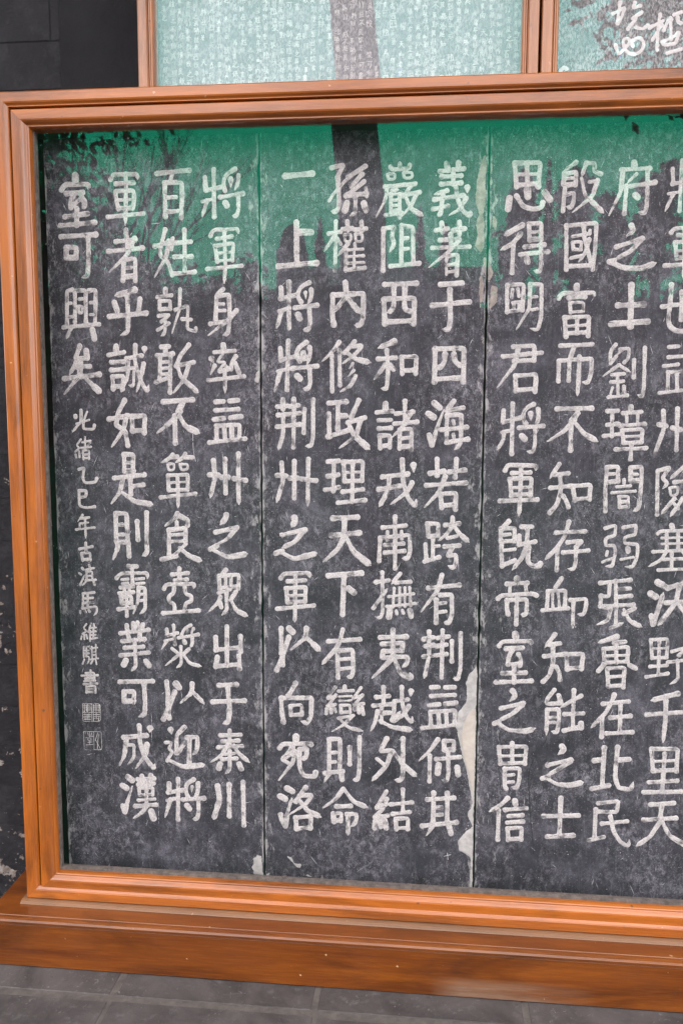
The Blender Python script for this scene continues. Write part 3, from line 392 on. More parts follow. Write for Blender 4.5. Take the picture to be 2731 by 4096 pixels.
1變9.9| -516,-1559 -558,-1621; -558,-1625 -516,-1612; -512,-1605 -562,-1674; -562,-1671 -516,-1659; -565,-1687 -567,-1716; -543,-1685 -539,-1708; -523,-1680 -514,-1701;d -463,-1553 -463,-1564; -497,-1581 -414,-1574;s -493,-1612 -425,-1607;s -493,-1637 -425,-1632; -485,-1665 -483,-1706; -485,-1664 -431,-1658 -432,-1704; -483,-1704 -432,-1700; -372,-1557 -413,-1619; -413,-1617 -368,-1605; -362,-1598 -409,-1660; -409,-1658 -356,-1648; -409,-1676 -406,-1689; -387,-1671 -381,-1703; -364,-1671 -356,-1710; -497,-1739 -413,-1720;t -421,-1727 -466,-1776 -536,-1820;f -497,-1738 -443,-1791 -358,-1809
1則13.8| -550,-1866 -550,-2065; -550,-1866 -489,-1860 -488,-2062;s -538,-1945 -511,-1942;s -538,-2001 -515,-1998; -574,-2068 -473,-2052;t -553,-2073 -577,-2119; -480,-2070 -476,-2102; -433,-1909 -433,-2008; -378,-1847 -377,-2049 -388,-2101 -411,-2098t
1命13.1|t -469,-2157 -511,-2220 -586,-2278;f -465,-2157 -411,-2231 -327,-2262; -507,-2265 -426,-2258; -526,-2309 -522,-2358; -526,-2309 -478,-2303 -483,-2351; -522,-2352 -483,-2347; -449,-2309 -391,-2302 -394,-2359 -425,-2382t; -441,-2317 -441,-2365 -440,-2437t
1越12.8| -244,-1549 -243,-1649; -284,-1608 -214,-1599; -300,-1658 -198,-1646; -253,-1669 -254,-1751; -239,-1698 -207,-1695;t -277,-1690 -291,-1761 -315,-1807;f -265,-1744 -193,-1780 -80,-1791; -183,-1628 -108,-1615; -182,-1632 -185,-1702 -193,-1737;t -186,-1741 -149,-1685; -143,-1545 -138,-1645 -111,-1722 -84,-1748 -81,-1713t;d -90,-1566 -92,-1593t;t -101,-1652 -134,-1707 -184,-1752
1外14.4| -223,-1848 -260,-1925 -192,-1914 -225,-2010 -304,-2100t;s -278,-1969 -240,-1999; -132,-1844 -130,-2061 -144,-2093 -175,-2089t;f -188,-1917 -130,-1998 -55,-2061
1結12.2| -223,-2161 -276,-2260; -272,-2258 -223,-2237; -219,-2205 -242,-2266 -287,-2317; -283,-2318 -214,-2305;w -283,-2341 -287,-2383; -256,-2331 -252,-2375;w -229,-2334 -221,-2379; -129,-2144 -127,-2276; -196,-2236 -78,-2219; -184,-2293 -89,-2276; -168,-2322 -164,-2386; -168,-2321 -98,-2313 -99,-2379; -164,-2378 -99,-2372
1益12.6| 21,-1539 62,-1536; 99,-1537 150,-1534; 22,-1590 151,-1578; 11,-1643 67,-1636; 100,-1632 160,-1624; 19,-1684 23,-1757; 19,-1682 158,-1666 154,-1748; 64,-1688 69,-1755; 106,-1682 112,-1750; -24,-1777 166,-1751
1保12.7|t 63,-1840 23,-1904 -40,-1970; 20,-1936 20,-2089; 97,-1850 101,-1900; 97,-1848 154,-1843 151,-1898; 101,-1900 151,-1896; 120,-1907 126,-2041 118,-2084 89,-2076t; 57,-1956 188,-1937;w 71,-1988 65,-2037;d 174,-1999 180,-2042
1其14.3| 45,-2155 44,-2331; 121,-2152 124,-2326; 12,-2197 159,-2179;s 58,-2242 92,-2238;s 59,-2286 93,-2282; -16,-2356 176,-2324;t 37,-2359 8,-2413; 135,-2350 147,-2393
2思13.0| 406,1263 419,1146; 406,1263 536,1263 529,1143;s 420,1206 530,1206; 419,1152 528,1159; 467,1258 474,1154;w 384,1089 378,1035; 420,1099 457,1043 516,1029 551,1041 554,1063;w 474,1128 478,1095;w 562,1114 589,1078
2得12.4|w 453,953 362,902t; 445,909 410,861 345,828t; 410,854 407,712; 486,959 493,876; 486,959 550,961 550,878;s 500,917 536,918; 493,879 550,881; 469,842 567,851; 447,804 587,816; 549,852 557,742 545,713 518,723t;d 481,781 486,766
2明11.2| 383,647 387,509; 383,650 469,653 466,519; 386,513 466,521;s 411,627 407,587;s 439,630 445,591;s 415,560 451,563;s 419,558 420,529;s 447,560 448,532;t 502,652 501,528 436,418; 502,652 561,652 563,482 547,416 507,426t;s 512,587 539,588;s 514,521 541,525
2殷11.5|t 715,1259 658,1220; 658,1207 655,1153; 662,1203 719,1213 715,1148;s 673,1181 708,1183; 661,1147 713,1152; 664,1137 657,1020; 666,1100 712,1111 709,1060 697,1034 674,1042t;t 767,1254 746,1189; 766,1255 812,1253 806,1212 841,1199;s 785,1160 830,1167;t 826,1168 804,1090 705,1011;f 746,1179 765,1097 863,1005
2國12.3| 677,946 684,725; 677,946 828,956 826,822 817,723; 687,741 816,745;s 711,891 785,903;s 712,861 717,824;s 712,862 757,865 755,827;s 717,824 755,825;s 705,782 760,794; 764,948 773,868 810,755;s 797,919 796,903;t 794,874 776,804 745,762
2富12.4|d 740,642 741,627; 650,579 666,605 828,605 829,584t; 702,580 783,586;s 708,552 713,503;s 708,556 778,558 776,510;s 712,508 776,511; 684,478 694,382; 684,480 808,485 807,385;s 691,435 805,441; 693,399 806,403; 748,477 749,399
2府12.0|d 1004,1251 1006,1233; 942,1217 1084,1221;t 950,1212 943,1106 889,992;s 1019,1195 973,1150t; 970,1136 966,1001; 993,1135 1112,1151; 1073,1203 1076,1034 1068,999 1033,1006t;d 1017,1090 1028,1080
2之12.1|w 1004,940 1015,915 981,889t; 932,835 1061,876; 1055,870 1006,813 928,773t; 899,762 925,766;w 906,760 971,729 1067,726 1133,753t
2土16.1| 1016,643 1019,433; 953,540 1081,544; 921,445 1104,457
2將10.6| 1195,1216 1201,1144; 1197,1141 1281,1158; 1239,1255 1238,1008;s 1180,1094 1236,1102;t 1204,1094 1167,1007; 1336,1240 1297,1216 1289,1185 1303,1154; 1353,1215 1355,1171 1341,1141t; 1276,1116 1382,1127; 1354,1125 1359,1028 1332,1004t;d 1300,1079 1313,1063
2軍11.3| 1202,902 1217,923 1342,923 1347,900t; 1237,888 1319,892; 1225,848 1236,772; 1225,853 1324,858 1321,777;s 1235,810 1320,813; 1236,776 1321,780; 1269,917 1275,739 1274,672t; 1178,737 1364,749
2也12.7| 1216,641 1213,535 1207,458 1224,419 1273,402 1368,411 1374,443; 1175,531 1336,553 1334,463; 1270,605 1272,464
2君12.6| 424,331 533,337 532,259; 431,256 532,261; 372,280 570,299;t 449,324 433,234 344,116;s 465,291 504,297; 438,178 443,99; 438,179 546,187 543,97; 443,104 543,111
2將12.0| 382,-4 379,-65; 377,-66 467,-43; 428,32 429,-233;s 375,-119 425,-109; 385,-126 386,-153 354,-213t; 538,30 496,10 480,-31 498,-71; 562,3 567,-44 550,-83t;w 523,-20 526,-54t; 465,-95 590,-84; 549,-91 551,-186 539,-225 509,-219t;d 480,-137 496,-154
2軍12.8| 397,-324 410,-294 561,-296 559,-321t; 435,-337 529,-333; 424,-373 434,-461; 424,-368 538,-363 534,-453;s 433,-416 534,-411; 434,-455 533,-450; 481,-299 480,-481 477,-572t; 374,-489 570,-478
2而11.8| 665,335 828,341; 737,329 719,270; 661,254 662,151; 661,257 830,268 829,191 815,141 786,147t; 716,263 715,154; 766,277 766,151 762,74t
2不13.2| 659,6 838,10; 768,-16 737,-56;t 753,-50 702,-110 616,-166; 735,-56 737,-211;f 760,-70 802,-123 876,-165
2知12.0| 681,-287 634,-364t; 656,-343 730,-335; 639,-415 745,-403; 686,-341 694,-430 675,-506 639,-548; 707,-457 725,-484 736,-515; 755,-403 768,-480; 755,-403 848,-395 844,-472; 768,-474 844,-464
2劉9.7| 949,340 922,306 926,243; 926,242 954,279; 972,315 1018,322 1017,266 996,248; 982,312 941,273t;t 972,236 889,176;f 965,237 1030,198; 935,184 996,189; 933,146 995,151; 964,184 971,78;s 941,118 933,84; 999,124 1004,85; 923,68 1017,77;w 1045,259 1047,171;w 1097,323 1101,118 1095,70 1069,81t
2璋11.1| 919,-5 973,-3; 945,-5 947,-136; 922,-77 977,-72; 906,-136 993,-123;d 1039,17 1040,-2; 1000,-15 1093,-8;s 1018,-18 1021,-62;s 1076,-18 1076,-62; 988,-81 1113,-71; 1000,-107 1009,-172; 1000,-105 1103,-98 1101,-168;s 1013,-139 1094,-134; 1008,-172 1101,-167; 971,-206 1126,-198; 1050,-175 1049,-257
2闇11.9| 929,-301 925,-420 930,-536; 929,-301 988,-296 988,-375;s 935,-338 971,-336; 934,-381 989,-373; 1050,-303 1055,-364; 1050,-302 1109,-296 1108,-418 1102,-520 1072,-533t;s 1060,-338 1087,-337; 1055,-372 1098,-369;s 1019,-366 1020,-385;s 984,-404 1053,-398;s 959,-437 1080,-426;s 999,-460 1002,-515;s 996,-457 1047,-453 1045,-514;s 1004,-485 1040,-482;s 1002,-513 1044,-509
2益10.9| 1218,326 1264,330; 1302,328 1347,330; 1218,274 1343,283; 1197,228 1268,237; 1306,239 1357,244; 1220,193 1221,101; 1219,197 1356,204 1358,105; 1264,187 1269,105; 1309,190 1314,108; 1182,90 1383,115
2州12.3| 1205,-4 1213,-94 1166,-243t; 1186,-74 1222,-81; 1276,9 1280,-207; 1255,-91 1297,-100; 1349,19 1357,-253t; 1329,-94 1387,-103
2險11.1| 1190,-319 1197,-549; 1190,-317 1251,-298 1215,-356 1244,-382 1221,-411t; 1326,-291 1256,-359t;f 1326,-291 1413,-361; 1278,-376 1342,-368;s 1256,-406 1298,-399 1297,-442 1262,-450 1256,-406;s 1344,-405 1389,-397 1388,-441 1350,-449 1344,-405; 1282,-463 1219,-547t;s 1283,-490 1304,-517; 1324,-462 1265,-560t;f 1373,-455 1424,-544
2既12.9| 424,-598 388,-643; 383,-639 383,-708; 383,-639 456,-634 456,-704;s 399,-673 433,-669; 386,-710 454,-704; 387,-733 394,-845;s 401,-758 459,-751; 393,-842 461,-812; 493,-628 547,-625; 524,-633 523,-716; 481,-677 482,-724; 482,-724 567,-707; 523,-716 501,-794 448,-866t; 533,-737 530,-818 553,-842 594,-839 597,-827
2帝13.0|d 476,-912 476,-935; 423,-943 531,-934;s 440,-951 439,-992;s 522,-941 527,-983; 377,-1026 392,-1008 565,-993 582,-1003; 425,-1034 425,-1078 433,-1110; 425,-1034 531,-1024 533,-1082 527,-1112 503,-1110t; 478,-1006 478,-1166
2室13.1|d 475,-1220 477,-1235; 390,-1290 403,-1265 562,-1258 561,-1281t; 427,-1305 515,-1297; 463,-1306 440,-1357 440,-1393;s 438,-1392 503,-1385; 495,-1334 511,-1362 504,-1397; 411,-1445 536,-1437; 473,-1400 475,-1494; 378,-1497 568,-1483
2存12.1| 742,-596 724,-671 682,-741 622,-804t; 676,-656 827,-646; 686,-741 686,-860; 739,-707 816,-698 783,-733; 717,-763 848,-750; 783,-732 785,-816 774,-856 745,-851t
2卹11.5| 713,-905 683,-955; 643,-980 640,-1072; 642,-977 737,-971 735,-1063;s 667,-994 672,-1068;s 697,-986 706,-1063; 618,-1085 751,-1069; 763,-1023 848,-1014 846,-1074 833,-1104 803,-1100t; 780,-1033 779,-1111 782,-1180t
2知13.0| 687,-1217 636,-1292t; 659,-1276 716,-1266; 634,-1341 742,-1326; 679,-1278 682,-1385 664,-1451 632,-1484; 700,-1399 718,-1427 723,-1470; 752,-1325 760,-1411; 752,-1325 842,-1321 835,-1405; 760,-1406 833,-1398
2弱10.6| 933,-627 987,-609 984,-666 935,-681 938,-722 983,-718 991,-756 978,-832 941,-834t;s 948,-753 944,-774;s 925,-811 973,-791; 1026,-622 1093,-608 1090,-659 1035,-673 1036,-708 1104,-711 1106,-774 1084,-835 1044,-834t;d 1054,-734 1056,-751;s 1021,-795 1084,-781
2張11.4| 918,-926 1074,-905; 968,-923 966,-1000 924,-996; 922,-996 924,-1057 977,-1063; 977,-1065 966,-1134 909,-1155t; 998,-912 1006,-1048; 1013,-958 1074,-952; 1014,-1000 1081,-992; 922,-1054 1096,-1040; 1007,-1055 1007,-1157; 984,-1172 1047,-1142t; 1102,-1060 1048,-1093;f 1047,-1068 1080,-1131 1147,-1162
2魯12.1|w 1016,-1219 920,-1256t; 1004,-1255 1061,-1246; 950,-1290 956,-1369; 950,-1290 1080,-1273 1076,-1357;s 960,-1329 1074,-1320; 956,-1367 1076,-1355; 1014,-1254 1019,-1363; 955,-1376 926,-1414; 1090,-1375 1121,-1393; 973,-1400 981,-1497; 973,-1398 1064,-1390 1061,-1501;s 988,-1445 1045,-1439; 981,-1497 1058,-1490
2塞10.5|d 1275,-605 1279,-618; 1205,-652 1218,-638 1368,-632 1369,-652;s 1227,-675 1357,-669;s 1229,-707 1359,-700; 1251,-654 1255,-730; 1310,-653 1314,-728; 1187,-750 1399,-734; 1256,-743 1231,-792 1166,-830t;f 1334,-742 1363,-782 1429,-812; 1241,-790 1356,-783; 1282,-757 1285,-839; 1217,-848 1391,-836
2沃13.9|w 1217,-914 1255,-937;w 1183,-977 1211,-994; 1204,-1141 1192,-1099; 1204,-1145 1249,-971t; 1271,-945 1343,-918 1394,-896; 1330,-935 1315,-1026 1229,-1151t; 1265,-1025 1426,-1013;f 1328,-1029 1378,-1094 1453,-1144
2野10.7| 1195,-1234 1206,-1332; 1195,-1231 1284,-1223 1282,-1322;s 1207,-1280 1280,-1274; 1206,-1332 1282,-1326; 1240,-1239 1243,-1423; 1198,-1380 1284,-1370; 1180,-1439 1292,-1415; 1308,-1293 1386,-1266 1345,-1313; 1290,-1352 1426,-1331; 1340,-1341 1348,-1448 1306,-1474t
2之13.2|w 469,-1543 486,-1571 455,-1602t; 409,-1645 530,-1610; 524,-1621 476,-1671 395,-1718t; 373,-1735 397,-1724;f 390,-1729 451,-1769 552,-1772 598,-1752
2胄12.6| 474,-1844 477,-1958; 401,-1870 412,-1965; 401,-1869 553,-1859 546,-1959;s 409,-1922 546,-1912; 412,-1965 545,-1954; 437,-1996 438,-2087 447,-2109; 437,-1994 521,-1987 518,-2068 505,-2105 477,-2098t;s 452,-2032 486,-2026;s 452,-2073 485,-2068
2信12.7| 458,-2165 420,-2208 357,-2251t; 410,-2239 409,-2413;d 498,-2178 501,-2198; 445,-2235 561,-2219; 465,-2271 540,-2262; 459,-2309 546,-2299; 462,-2345 467,-2413; 462,-2344 541,-2335 538,-2406; 467,-2408 538,-2400
2能12.4| 694,-1529 654,-1587 655,-1611 724,-1604; 719,-1559 732,-1601; 660,-1645 659,-1736 658,-1789t; 659,-1643 723,-1637 724,-1726 715,-1772 687,-1766t;s 675,-1688 702,-1685;s 672,-1717 701,-1714; 800,-1528 799,-1628 801,-1741; 839,-1558 792,-1585 731,-1627t; 753,-1665 853,-1657; 753,-1759 825,-1740;w 844,-1714 845,-1739
2之13.2|w 746,-1850 759,-1868 726,-1899t; 671,-1962 797,-1925; 793,-1936 743,-1975 668,-2022t; 644,-2041 678,-2029;f 668,-2038 725,-2071 801,-2073 869,-2051
2士14.0| 750,-2150 748,-2364; 659,-2261 848,-2247; 684,-2381 824,-2365
2在12.9| 1016,-1544 1001,-1592 972,-1651 899,-1737t; 957,-1598 1092,-1579; 956,-1673 957,-1786; 1000,-1676 1105,-1661; 1051,-1591 1053,-1756; 983,-1766 1118,-1752
2北13.7| 974,-1848 971,-2068; 924,-1924 972,-1915; 916,-2087 1005,-2064; 1045,-1842 1038,-2020 1061,-2077 1126,-2081 1137,-2038t; 1058,-1914 1109,-1908
2民12.4| 954,-2170 1062,-2152 1056,-2216 956,-2219; 941,-2205 941,-2368; 913,-2390 989,-2365; 979,-2288 1113,-2266; 1022,-2244 1043,-2332 1084,-2393 1126,-2413 1130,-2372t
2千13.4|w 1349,-1526 1279,-1548 1212,-1570t; 1193,-1649 1437,-1623; 1290,-1569 1292,-1681 1285,-1804t
2里12.9| 1226,-1844 1239,-1967; 1226,-1843 1365,-1837 1363,-1964;s 1238,-1915 1363,-1902; 1239,-1967 1362,-1957; 1297,-1869 1293,-2081; 1220,-2035 1368,-2019; 1195,-2094 1395,-2080
2天13.6| 1236,-2163 1358,-2148; 1203,-2254 1373,-2234; 1294,-2173 1290,-2259; 1290,-2259 1240,-2351 1167,-2409t;f 1298,-2251 1343,-2338 1455,-2402
'''
# ---------------------------------------------------------------- strokes -> merged carved outline
_ng = rng.standard_normal((128, 128))
def smooth_noise(x, z, sc, ph=0.0):
    u = x / sc + ph; v = z / sc + ph * 1.7
    i = np.floor(u).astype(int); j = np.floor(v).astype(int); fu = u - i; fv = v - j
    fu = fu*fu*(3-2*fu); fv = fv*fv*(3-2*fv)
    g = lambda a, b: _ng[a % 128, b % 128]
    return (g(i, j)*(1-fu)*(1-fv) + g(i+1, j)*fu*(1-fv) + g(i, j+1)*(1-fu)*fv + g(i+1, j+1)*fu*fv)
def soften(P, R):
    if len(P) < 3: return P, R
    for it in range(2):
        Q = [P[0]]; S = [R[0]]
        for k in range(1, len(P)-1):
            a, b, c = P[k-1], P[k], P[k+1]; d1 = a - b; d2 = c - b; l1 = np.hypot(*d1); l2 = np.hypot(*d2)
            if l1 < 1e-6 or l2 < 1e-6: continue
            ca = -(d1 @ d2) / (l1*l2)
            cut = .27 if ca > .45 else None
            t1 = cut*l1 if cut else min(.22*l1, .0035 / (1+it)); t2 = cut*l2 if cut else min(.22*l2, .0035 / (1+it))
            Q += [b + d1/l1*t1, b + d2/l2*t2]; S += [R[k], R[k]]
        Q.append(P[-1]); S.append(R[-1]); P, R = Q, S
    return P, R
def parse(body, wmm):
    """-> list of (points m, radii m)"""
    out = []
    for st in body.split(';'):
        t = st.split(' '); fl = t[0]; P = []; last_thin = False
        for q in t[1:]:
            hk = q.endswith('t'); x, z = q.rstrip('t').split(','); P.append(np.array((float(x)/2000, float(z)/2000))); last_thin = hk
        r0 = (wmm if wmm < 4 else wmm*1.08 + (.4 if wmm > 11 else -.3)) / 2000 * {'s': .74, 'w': 1.2, 'd': 1.3}.get(fl, 1.0)
        n = len(P); L = [0.0]
        for a, b in zip(P, P[1:]): L.append(L[-1] + np.hypot(*(b-a)))
        tot = max(L[-1], 1e-6)
        # resample long segments so the width can swell and thin along the stroke
        Q = [P[0]]; U = [0.0]
        for k in range(n-1):
            m_ = max(1, int((L[k+1]-L[k]) / .016))
            for j in range(1, m_+1): Q.append(P[k] + (P[k+1]-P[k])*j/m_); U.append((L[k] + (L[k+1]-L[k])*j/m_) / tot)
        R = []
        ph = rng.uniform(0, 50)
        for u in U:
            if fl == 't': r = r0 * (1.06 - .72 * u**1.6)
            elif fl == 'f': r = r0 * (.72 + .50*min(u/.78, 1)**1.5 if u < .8 else 1.22 - .9*((u-.8)/.2)**1.2)
            elif fl == 'd': r = r0
            else:
                d = min(u, 1-u) * tot; r = r0 * (.90 + .17 * math.exp(-(d/.009)**2))
            r *= 1 + .06*float(smooth_noise(np.array(u*tot), np.array(0.0), .012, ph)); R.append(r)
        if last_thin: R[-1] = .28 * r0
        if n == 1: Q = [P[0], P[0] + np.array((.0005, 0))]; R = [r0, r0]
        out.append(soften(Q, R))
    return out
def field(strokes, h, wob):
    A = np.concatenate([np.array(p) for p, r in strokes]); rm = max(max(r) for p, r in strokes) + .003
    x0, z0 = A.min(0) - rm; x1, z1 = A.max(0) + rm
    gx = np.arange(x0, x1 + h, h); gz = np.arange(z0, z1 + h, h); X, Z = np.meshgrid(gx, gz, indexing='ij')
    D = np.full(X.shape, -1.0); BA = np.zeros(X.shape + (3,))
    for si, (P, R) in enumerate(strokes):
        acc = 0.0; off = rng.uniform(0, 400)
        for k in range(len(P)-1):
            a, b = P[k], P[k+1]; d = b - a; l2 = max(d @ d, 1e-12); l = math.sqrt(l2)
            t = np.clip(((X-a[0])*d[0] + (Z-a[1])*d[1]) / l2, 0, 1)
            dx = X - (a[0] + t*d[0]); dz = Z - (a[1] + t*d[1]); dist = np.hypot(dx, dz)
            f = R[k] + (R[k+1]-R[k])*t - dist; m_ = f > D
            D = np.where(m_, f, D)
            side = (dx*d[1] - dz*d[0]) / l
            BA[m_] = np.stack([side*1000 + off, (acc + t*l)*1000 + off, np.full(X.shape, si*7.3 + off*.1)], -1)[m_]
            acc += l
    ph = rng.uniform(0, 60)
    D = D + wob * (smooth_noise(X, Z, .007, ph)*.55 + smooth_noise(X, Z, .003, ph+9)*.45)
    return gx, gz, D, BA
def poly_field(poly, h, wob):
    P = np.array(poly, float) / 2000; x0, z0 = P.min(0) - .004; x1, z1 = P.max(0) + .004
    gx = np.arange(x0, x1+h, h); gz = np.arange(z0, z1+h, h); X, Z = np.meshgrid(gx, gz, indexing='ij')
    D = np.full(X.shape, 9.0); ins = np.zeros(X.shape, bool)
    for a, b in zip(P, np.roll(P, -1, 0)):
        d = b - a; l2 = max(d @ d, 1e-12); t = np.clip(((X-a[0])*d[0] + (Z-a[1])*d[1])/l2, 0, 1)
        D = np.minimum(D, np.hypot(X-a[0]-t*d[0], Z-a[1]-t*d[1]))
        c = ((a[1] > Z) != (b[1] > Z)) & (X < (b[0]-a[0])*(Z-a[1])/(b[1]-a[1]+1e-12) + a[0]); ins ^= c
    D = np.where(ins, D, -D)
    return gx, gz, D + wob*(smooth_noise(X, Z, .009, 3)*.6 + smooth_noise(X, Z, .0035, 5)*.5), np.zeros(X.shape + (3,))
def contour(gx, gz, D, BA, face_y, relief, skirt, soft):
    inside = D > 0; nx, nz = D.shape; V = []; F = []; A = []; ids = {}
    def node(i, j):
        k = (i, j)
        if k not in ids:
            ids[k] = len(V); s = min(D[i, j]/soft, 1); s = s*s*(3-2*s)
            V.append((gx[i], face_y + skirt - (relief+skirt)*max(s, .05), gz[j])); A.append(BA[i, j])
        return ids[k]
    def cross(a, b):
        k = (a, b) if a < b else (b, a)
        if k not in ids:
            da, db = D[a], D[b]; t = da/(da-db); ids[k] = len(V)
            V.append((gx[a[0]] + (gx[b[0]]-gx[a[0]])*t, face_y + skirt, gz[a[1]] + (gz[b[1]]-gz[a[1]])*t)); A.append(BA[a] if da > 0 else BA[b])
        return ids[k]
    c = inside[:-1, :-1].astype(int) + inside[1:, :-1] + inside[1:, 1:] + inside[:-1, 1:]
    for i, j in zip(*np.nonzero(c)):
        i = int(i); j = int(j); q = [(i, j), (i+1, j), (i+1, j+1), (i, j+1)]; p = []
        for k in range(4):
            a, b = q[k], q[(k+1) % 4]
            if inside[a]: p.append(node(*a))
            if inside[a] != inside[b]: p.append(cross(a, b))
        if len(p) >= 3: F.append(p)
    return V, F, A
def carve(name, strokes, m, parent, face_y=0.0, h=.0017, wob=.0005, relief=.0010, skirt=.0003, soft=.0022, dz=EYE, **k):
    V, F, A = contour(*field(strokes, h, wob), face_y, relief, skirt, soft)
    if not F: return None
    V = [(x, y, z + dz) for x, y, z in V]
    return mesh(name, V, F, m, parent, smooth=True, attrs={'brush': A}, **k)
def patch(name, poly, m, parent, h=.003, relief=.0012, face_y=0.0, wob=.0014, dz=EYE, **k):
    V, F, A = contour(*poly_field(poly, h, wob), face_y, relief, .0003, .004)
    return mesh(name, [(x, y, z + dz) for x, y, z in V], F, m, parent, smooth=True, **k)

# ---------------------------------------------------------------- the ground
gs = MB(); gs.box(-60, 60, -90, 1.0, -.30, -.012)
ground = mesh('ground', gs.v, gs.f, m_ground, kind='structure')
k = MB(); k.box(-3.0, 2.5, -1.62, .09, -.011, -.0022); k.build('mortar_bed', m_bed, ground)
xs = [-3.0, -2.45, -1.90, -1.36, -.82, -.276, .266, .81, 1.35, 1.90, 2.45]
rows = [(-.300, .16), (-.62, -.322), (-.94, -.642), (-1.26, -.962), (-1.58, -1.282)]
for ri, (ya, yb) in enumerate(rows):
    sh = 0 if ri < 1 else (.004 if ri % 2 else .27)
    for a, b in zip(xs, xs[1:]):
        k = MB(); j = lambda: random.uniform(-.003, .003)
        k.box(a + .007 + j() + sh, b - .007 + j() + sh, ya + j(), yb + j(), -.0105, random.uniform(-.0006, .0008), .003)
        k.build('paving_stone', m_pave, ground)
# ---------------------------------------------------------------- the wall behind the cases
wall = empty('brick_wall', (0, .1, 0), 'black painted grey-brick wall with peeling white flakes behind the wooden cases', 'wall')
k = MB(); k.box(-14, 14, .093, .45, -.03, 3.38); k.build('wall_core', m_joint, wall)
roof = empty('added_eave', (0, -.6, 3.385), 'added unseen eave over the wall, holding back light from overhead', 'roof')  # eave added out of view to hold back overhead light
k = MB(); k.add([(-14, -.95, 3.52), (14, -.95, 3.52), (14, .8, 3.70), (-14, .8, 3.70), (-14, -.95, 3.60), (14, -.95, 3.60), (14, .8, 3.78), (-14, .8, 3.78)],
    [(0,3,2,1), (4,5,6,7), (0,1,5,4), (1,2,6,5), (2,3,7,6), (3,0,4,7)]); k.build('added_eave_deck', m_roof, roof)
for i in range(36):
    k = MB(); x = -13.6 + i*.78
    k.add([(x, -.90, 3.46), (x+.08, -.90, 3.46), (x+.08, .09, 3.52), (x, .09, 3.52), (x, -.90, 3.54), (x+.08, -.90, 3.54), (x+.08, .09, 3.60), (x, .09, 3.60)],
        [(0,3,2,1), (4,5,6,7), (0,1,5,4), (1,2,6,5), (2,3,7,6), (3,0,4,7)]); k.build('added_eave_rafter', m_hall, roof)
bz = .128
for r in range(22):
    z0 = r*bz; offx = (r % 2)*.15
    for c_ in range(4 if z0 > 2.3 else 3):
        a = -1.98 + offx + c_*.305; b_ = a + .302
        z1 = z0 + bz - .0015
        k = MB(); k.box(a, b_, .0914 + random.uniform(-.0003, .0003), .0925, z0 + .001, z1, .0012); k.build('brick', m_wall, wall)
k = MB(); k.box(-1.040, 1.6, .086, .0925, 2.20, 3.0, .003); k.build('smooth_dark_panel', m_darkpanel, wall)  # darker flat panel with a straight left edge, no flakes
# ---------------------------------------------------------------- big display case
case = empty('display_case', (0.1, 0, 0), 'large low varnished wooden display case with plinth, glazed in front of the big-character tablets', 'display case')
def frame_rails(prefix, x0, x1, z0, z1, prof, parent, mh, mv, bottom=True):
    """mitred rails; prof = [(inset, y)] going round the section from outer to inner edge"""
    n = len(prof)
    def rail(name, a, b, m):
        V = []; F = []
        for end in (a, b):
            for u, y in prof: V.append(end(u, y))
        for i in range(n):
            j = (i+1) % n; F.append((i, j, n+j, n+i))
        F += [tuple(reversed(range(n))), tuple(range(n, 2*n))]
        o = mesh(name, V, F, m, parent)
        for p in o.data.polygons: p.use_smooth = False
        return o
    rail(prefix + '_stile', lambda u, y: (x0+u, y, z0+u), lambda u, y: (x0+u, y, z1-u), mv)
    rail(prefix + '_stile', lambda u, y: (x1-u, y, z1-u), lambda u, y: (x1-u, y, z0+u), mv)
    rail(prefix + '_rail', lambda u, y: (x0+u, y, z1-u), lambda u, y: (x1-u, y, z1-u), mh)
    if bottom: rail(prefix + '_rail', lambda u, y: (x1-u, y, z0+u), lambda u, y: (x0+u, y, z0+u), mh)
X0, X1 = -1.130, 1.42
Z1 = EYE + .806; Z0 = EYE - 1.392
outer = [(0, -.075), (0, -.1235), (.0012, -.1272), (.0035, -.1285), (.0250, -.1285), (.0285, -.1268), (.0325, -.1222), (.0340, -.1212), (.0350, -.1222), (.0362, -.1222), (.0372, -.1200), (.0380, -.1165), (.0380, -.075)]
frame_rails('outer_frame', X0, X1, Z0, Z1, outer, case, wood_x, wood_z)
sx0, sx1, sz0, sz1 = X0 + .0405, X1 - .0405, Z0 + .0268, Z1 - .0415
sash = [(.0008, -.070), (.0008, -.1190), (.0018, -.1212), (.0034, -.1220), (.0255, -.1220), (.0290, -.1208), (.0330, -.1170), (.0365, -.1125), (.0385, -.1108), (.0395, -.1120), (.0420, -.1120), (.0438, -.1100), (.0455, -.1065), (.0468, -.1010), (.0468, -.070)]
frame_rails('sash', sx0, sx1, sz0, sz1, sash, case, wood_x, wood_z)
gx0, gx1, gz0, gz1 = sx0 + .0468, sx1 - .0468, sz0 + .0468, sz1 - .0468
